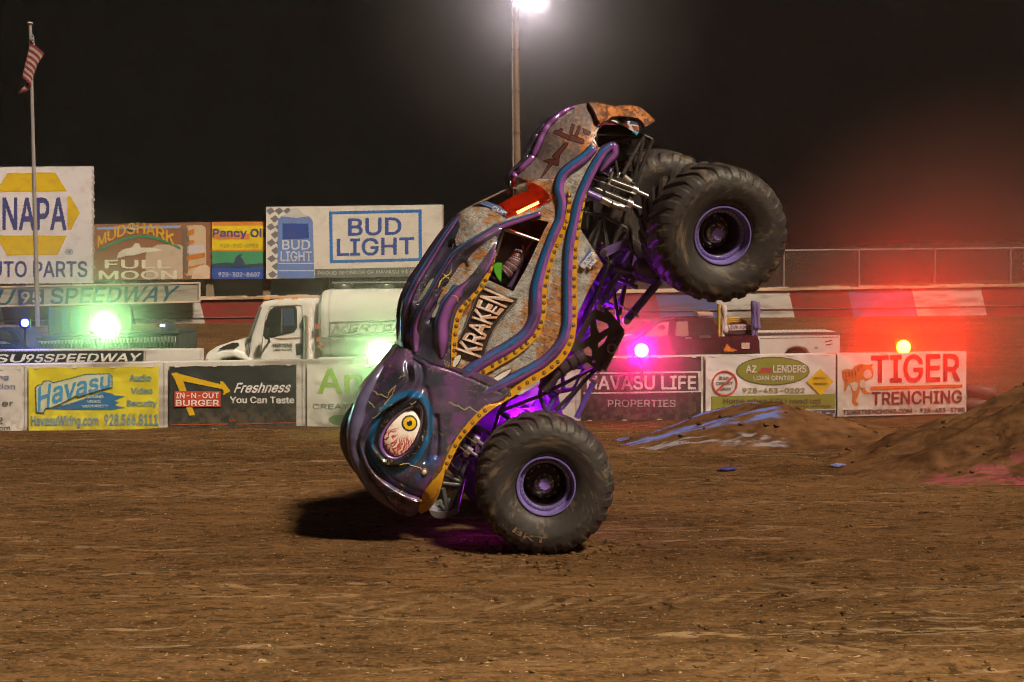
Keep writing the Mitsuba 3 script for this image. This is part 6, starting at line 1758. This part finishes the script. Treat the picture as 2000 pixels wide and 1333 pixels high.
for w_ in (-0.60, 0.55):
    plate('skid_plate', [(1154, 608), (1163, 603), (1176, 603), (1186, 604), (1197, 616), (1211, 634), (1220, 645), (1210, 664), (1200, 682), (1192, 697), (1180, 716), (1170, 730), (1162, 720), (1147, 708), (1128, 694), (1114, 683), (1126, 660), (1140, 634)], w_, 0.03, (0.040, 0.033, 0.036), 'gloss', holes=[[(1164, 624), (1188, 633), (1189, 640), (1171, 651), (1166, 641)], [(1152, 634), (1154, 656), (1132, 672)], [(1188, 654), (1180, 671), (1168, 680), (1168, 671)], [(1150, 676), (1157, 687), (1156, 697), (1143, 692), (1132, 688)]], label='dark cut-out chassis plate')
put(TK, 'skid_tube', bar((1213, 648), (1176, 722), -0.60, 0.055, sides=16), 'gloss', color=(0.05, 0.042, 0.045), smooth=40)
put(TK, 'tow_ring', tube(B(1195 + 8 * np.cos(th_), 681 + 9 * np.sin(th_), -0.70), 0.010, 6), 'metal', color=(0.4, 0.33, 0.3), smooth=True)
puts(TK, 'plate_bolt', ([sphere(B(x, y, -0.63), 0.022, 2) for x, y in ((1221, 631), (1170, 604), (1177, 607), (1168, 728), (1130, 690), (1160, 706))]), 'metal', color=(0.55, 0.45, 0.38), smooth=True)
xp = spl([(1143, 696), (1122, 706), (1100, 720), (1080, 736), (1060, 762)], 26)
EXH = numbered(TK + '__exhaust')
put(EXH, 'pipe', tube(B(xp[:, 0], xp[:, 1], -0.66), np.linspace(0.085, 0.075, 26), 18, cap=False), 'gloss', color=(0.035, 0.025, 0.032), smooth=True)
puts(EXH, 'clamp', ([tube(B(xp[k:k + 2, 0], xp[k:k + 2, 1], -0.66), 0.098, 18) for k in (3, 7, 12)]), 'metal', color=(0.16, 0.11, 0.14), smooth=40)
# the lattice of the middle frame, seen through with purple light
plate('floor_tunnel', [(1132, 445), (1222, 470), (1250, 515), (1228, 545), (1188, 590), (1160, 640), (1128, 690), (1092, 742), (1060, 715), (1098, 660), (1118, 590)], 0.16, 0.03, (0.05, 0.02, 0.11), 'gloss')
nodes = [(1150, 478), (1163, 584), (1152, 610), (1190, 512), (1205, 600), (1223, 552), (1236, 492), (1205, 545), (1178, 560), (1140, 634), (1126, 660), (1150, 540), (1120, 700), (1098, 716), (1100, 760), (1140, 720), (1075, 770), (1120, 760)]
for i_, a_ in enumerate(nodes):
    near_ = sorted(nodes, key=lambda q: (q[0] - a_[0]) ** 2 + (q[1] - a_[1]) ** 2)[1:4]
    for j_, b_ in enumerate(near_):
        if b_ < a_: continue
        w_ = (-0.36, -0.16, 0.05)[(i_ + j_) % 3]
        put(TK, 'frame_tube', bar(a_, b_, w_, 0.018 + 0.008 * ((i_ + j_) % 2), sides=8), 'gloss', color=(BLK, (0.09, 0.045, 0.26), (0.05, 0.025, 0.10))[(i_ * 2 + j_) % 3], smooth=40)
# purple lit floor behind the front wheel
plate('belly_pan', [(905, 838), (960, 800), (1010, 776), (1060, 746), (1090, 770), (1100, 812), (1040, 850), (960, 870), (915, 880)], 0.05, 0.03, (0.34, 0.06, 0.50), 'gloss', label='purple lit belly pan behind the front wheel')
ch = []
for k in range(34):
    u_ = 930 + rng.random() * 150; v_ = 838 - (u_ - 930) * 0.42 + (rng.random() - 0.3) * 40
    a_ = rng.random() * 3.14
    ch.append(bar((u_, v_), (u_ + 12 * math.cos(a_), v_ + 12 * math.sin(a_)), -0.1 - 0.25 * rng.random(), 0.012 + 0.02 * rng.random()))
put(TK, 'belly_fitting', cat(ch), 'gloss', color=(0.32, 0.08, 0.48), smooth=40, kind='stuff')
fb = []
for k in range(30):
    u_, v_ = 888 + rng.random() * 46, 826 + rng.random() * 62
    if (u_ - 888) + (v_ - 826) < 28: continue
    fb.append(bevel_box(B(u_, v_, -0.45 + 0.2 * rng.random()), [0.03 + 0.06 * rng.random(), 0.05, 0.03 + 0.05 * rng.random()], 0.006))
put(TK, 'front_fitting', cat(fb), 'metal', color=(0.42, 0.40, 0.40), kind='stuff')
put(TK, 'front_gearbox', bevel_box(B(912, 862, 0.0), [0.36, 0.6, 0.42], 0.04), 'paint', color=(0.02, 0.02, 0.02))
plate('pale_shield', [(879, 900), (887, 886), (910, 899), (897, 924)], -0.30, 0.02, (0.36, 0.38, 0.36), 'paint', label='pale grey shield behind the chin')
lw = []
for a_, b_ in (((874, 906), (902, 940)), ((868, 928), (900, 942)), ((865, 945), (900, 948)), ((864, 954), (873, 996)), ((892, 958), (877, 1000)), ((911, 900), (898, 930)), ((858, 985), (872, 998)), ((905, 930), (890, 1000))):
    for w_ in (-0.42, 0.42): lw.append(bar(a_, b_, w_, 0.036))
puts(TK, 'front_brace', lw, 'gloss', color=(0.045, 0.047, 0.047), smooth=40)
plate('front_bumper', curve([(838, 996), (842, 1006), (852, 1013), (876, 1013), (890, 1004), (896, 994), (884, 997), (868, 1001), (852, 1000)]), -0.50, 1.0, (0.07, 0.07, 0.072), 'gloss')
# purple light strips under the chassis
for (a_, b_, w_, pw) in (((1062, 818), (1000, 832), -0.30, 1.3), ((1176, 610), (1200, 640), -0.45, 1.3), ((1118, 684), (1140, 672), -0.45, 1.4), ((964, 960), (966, 1000), -0.30, 0.8)):
    ls = numbered(TK + '__light_strip')
    put(ls, 'tube', bar(a_, b_, w_, 0.028), 'paint', color=(0.6, 0.3, 0.8), smooth=True, emitter={'type': 'area', 'radiance': rgb(46 * pw * KX, 1.5 * pw * KX, 80 * pw * KX), 'sampling_weight': 0.8})
    put(ls, 'channel', bar(np.array(a_) + [3, 2], np.array(b_) + [3, 2], w_ + 0.02, 0.012), 'paint', color=(0.05, 0.05, 0.05))

labels = {k: v for k, v in labels.items()}
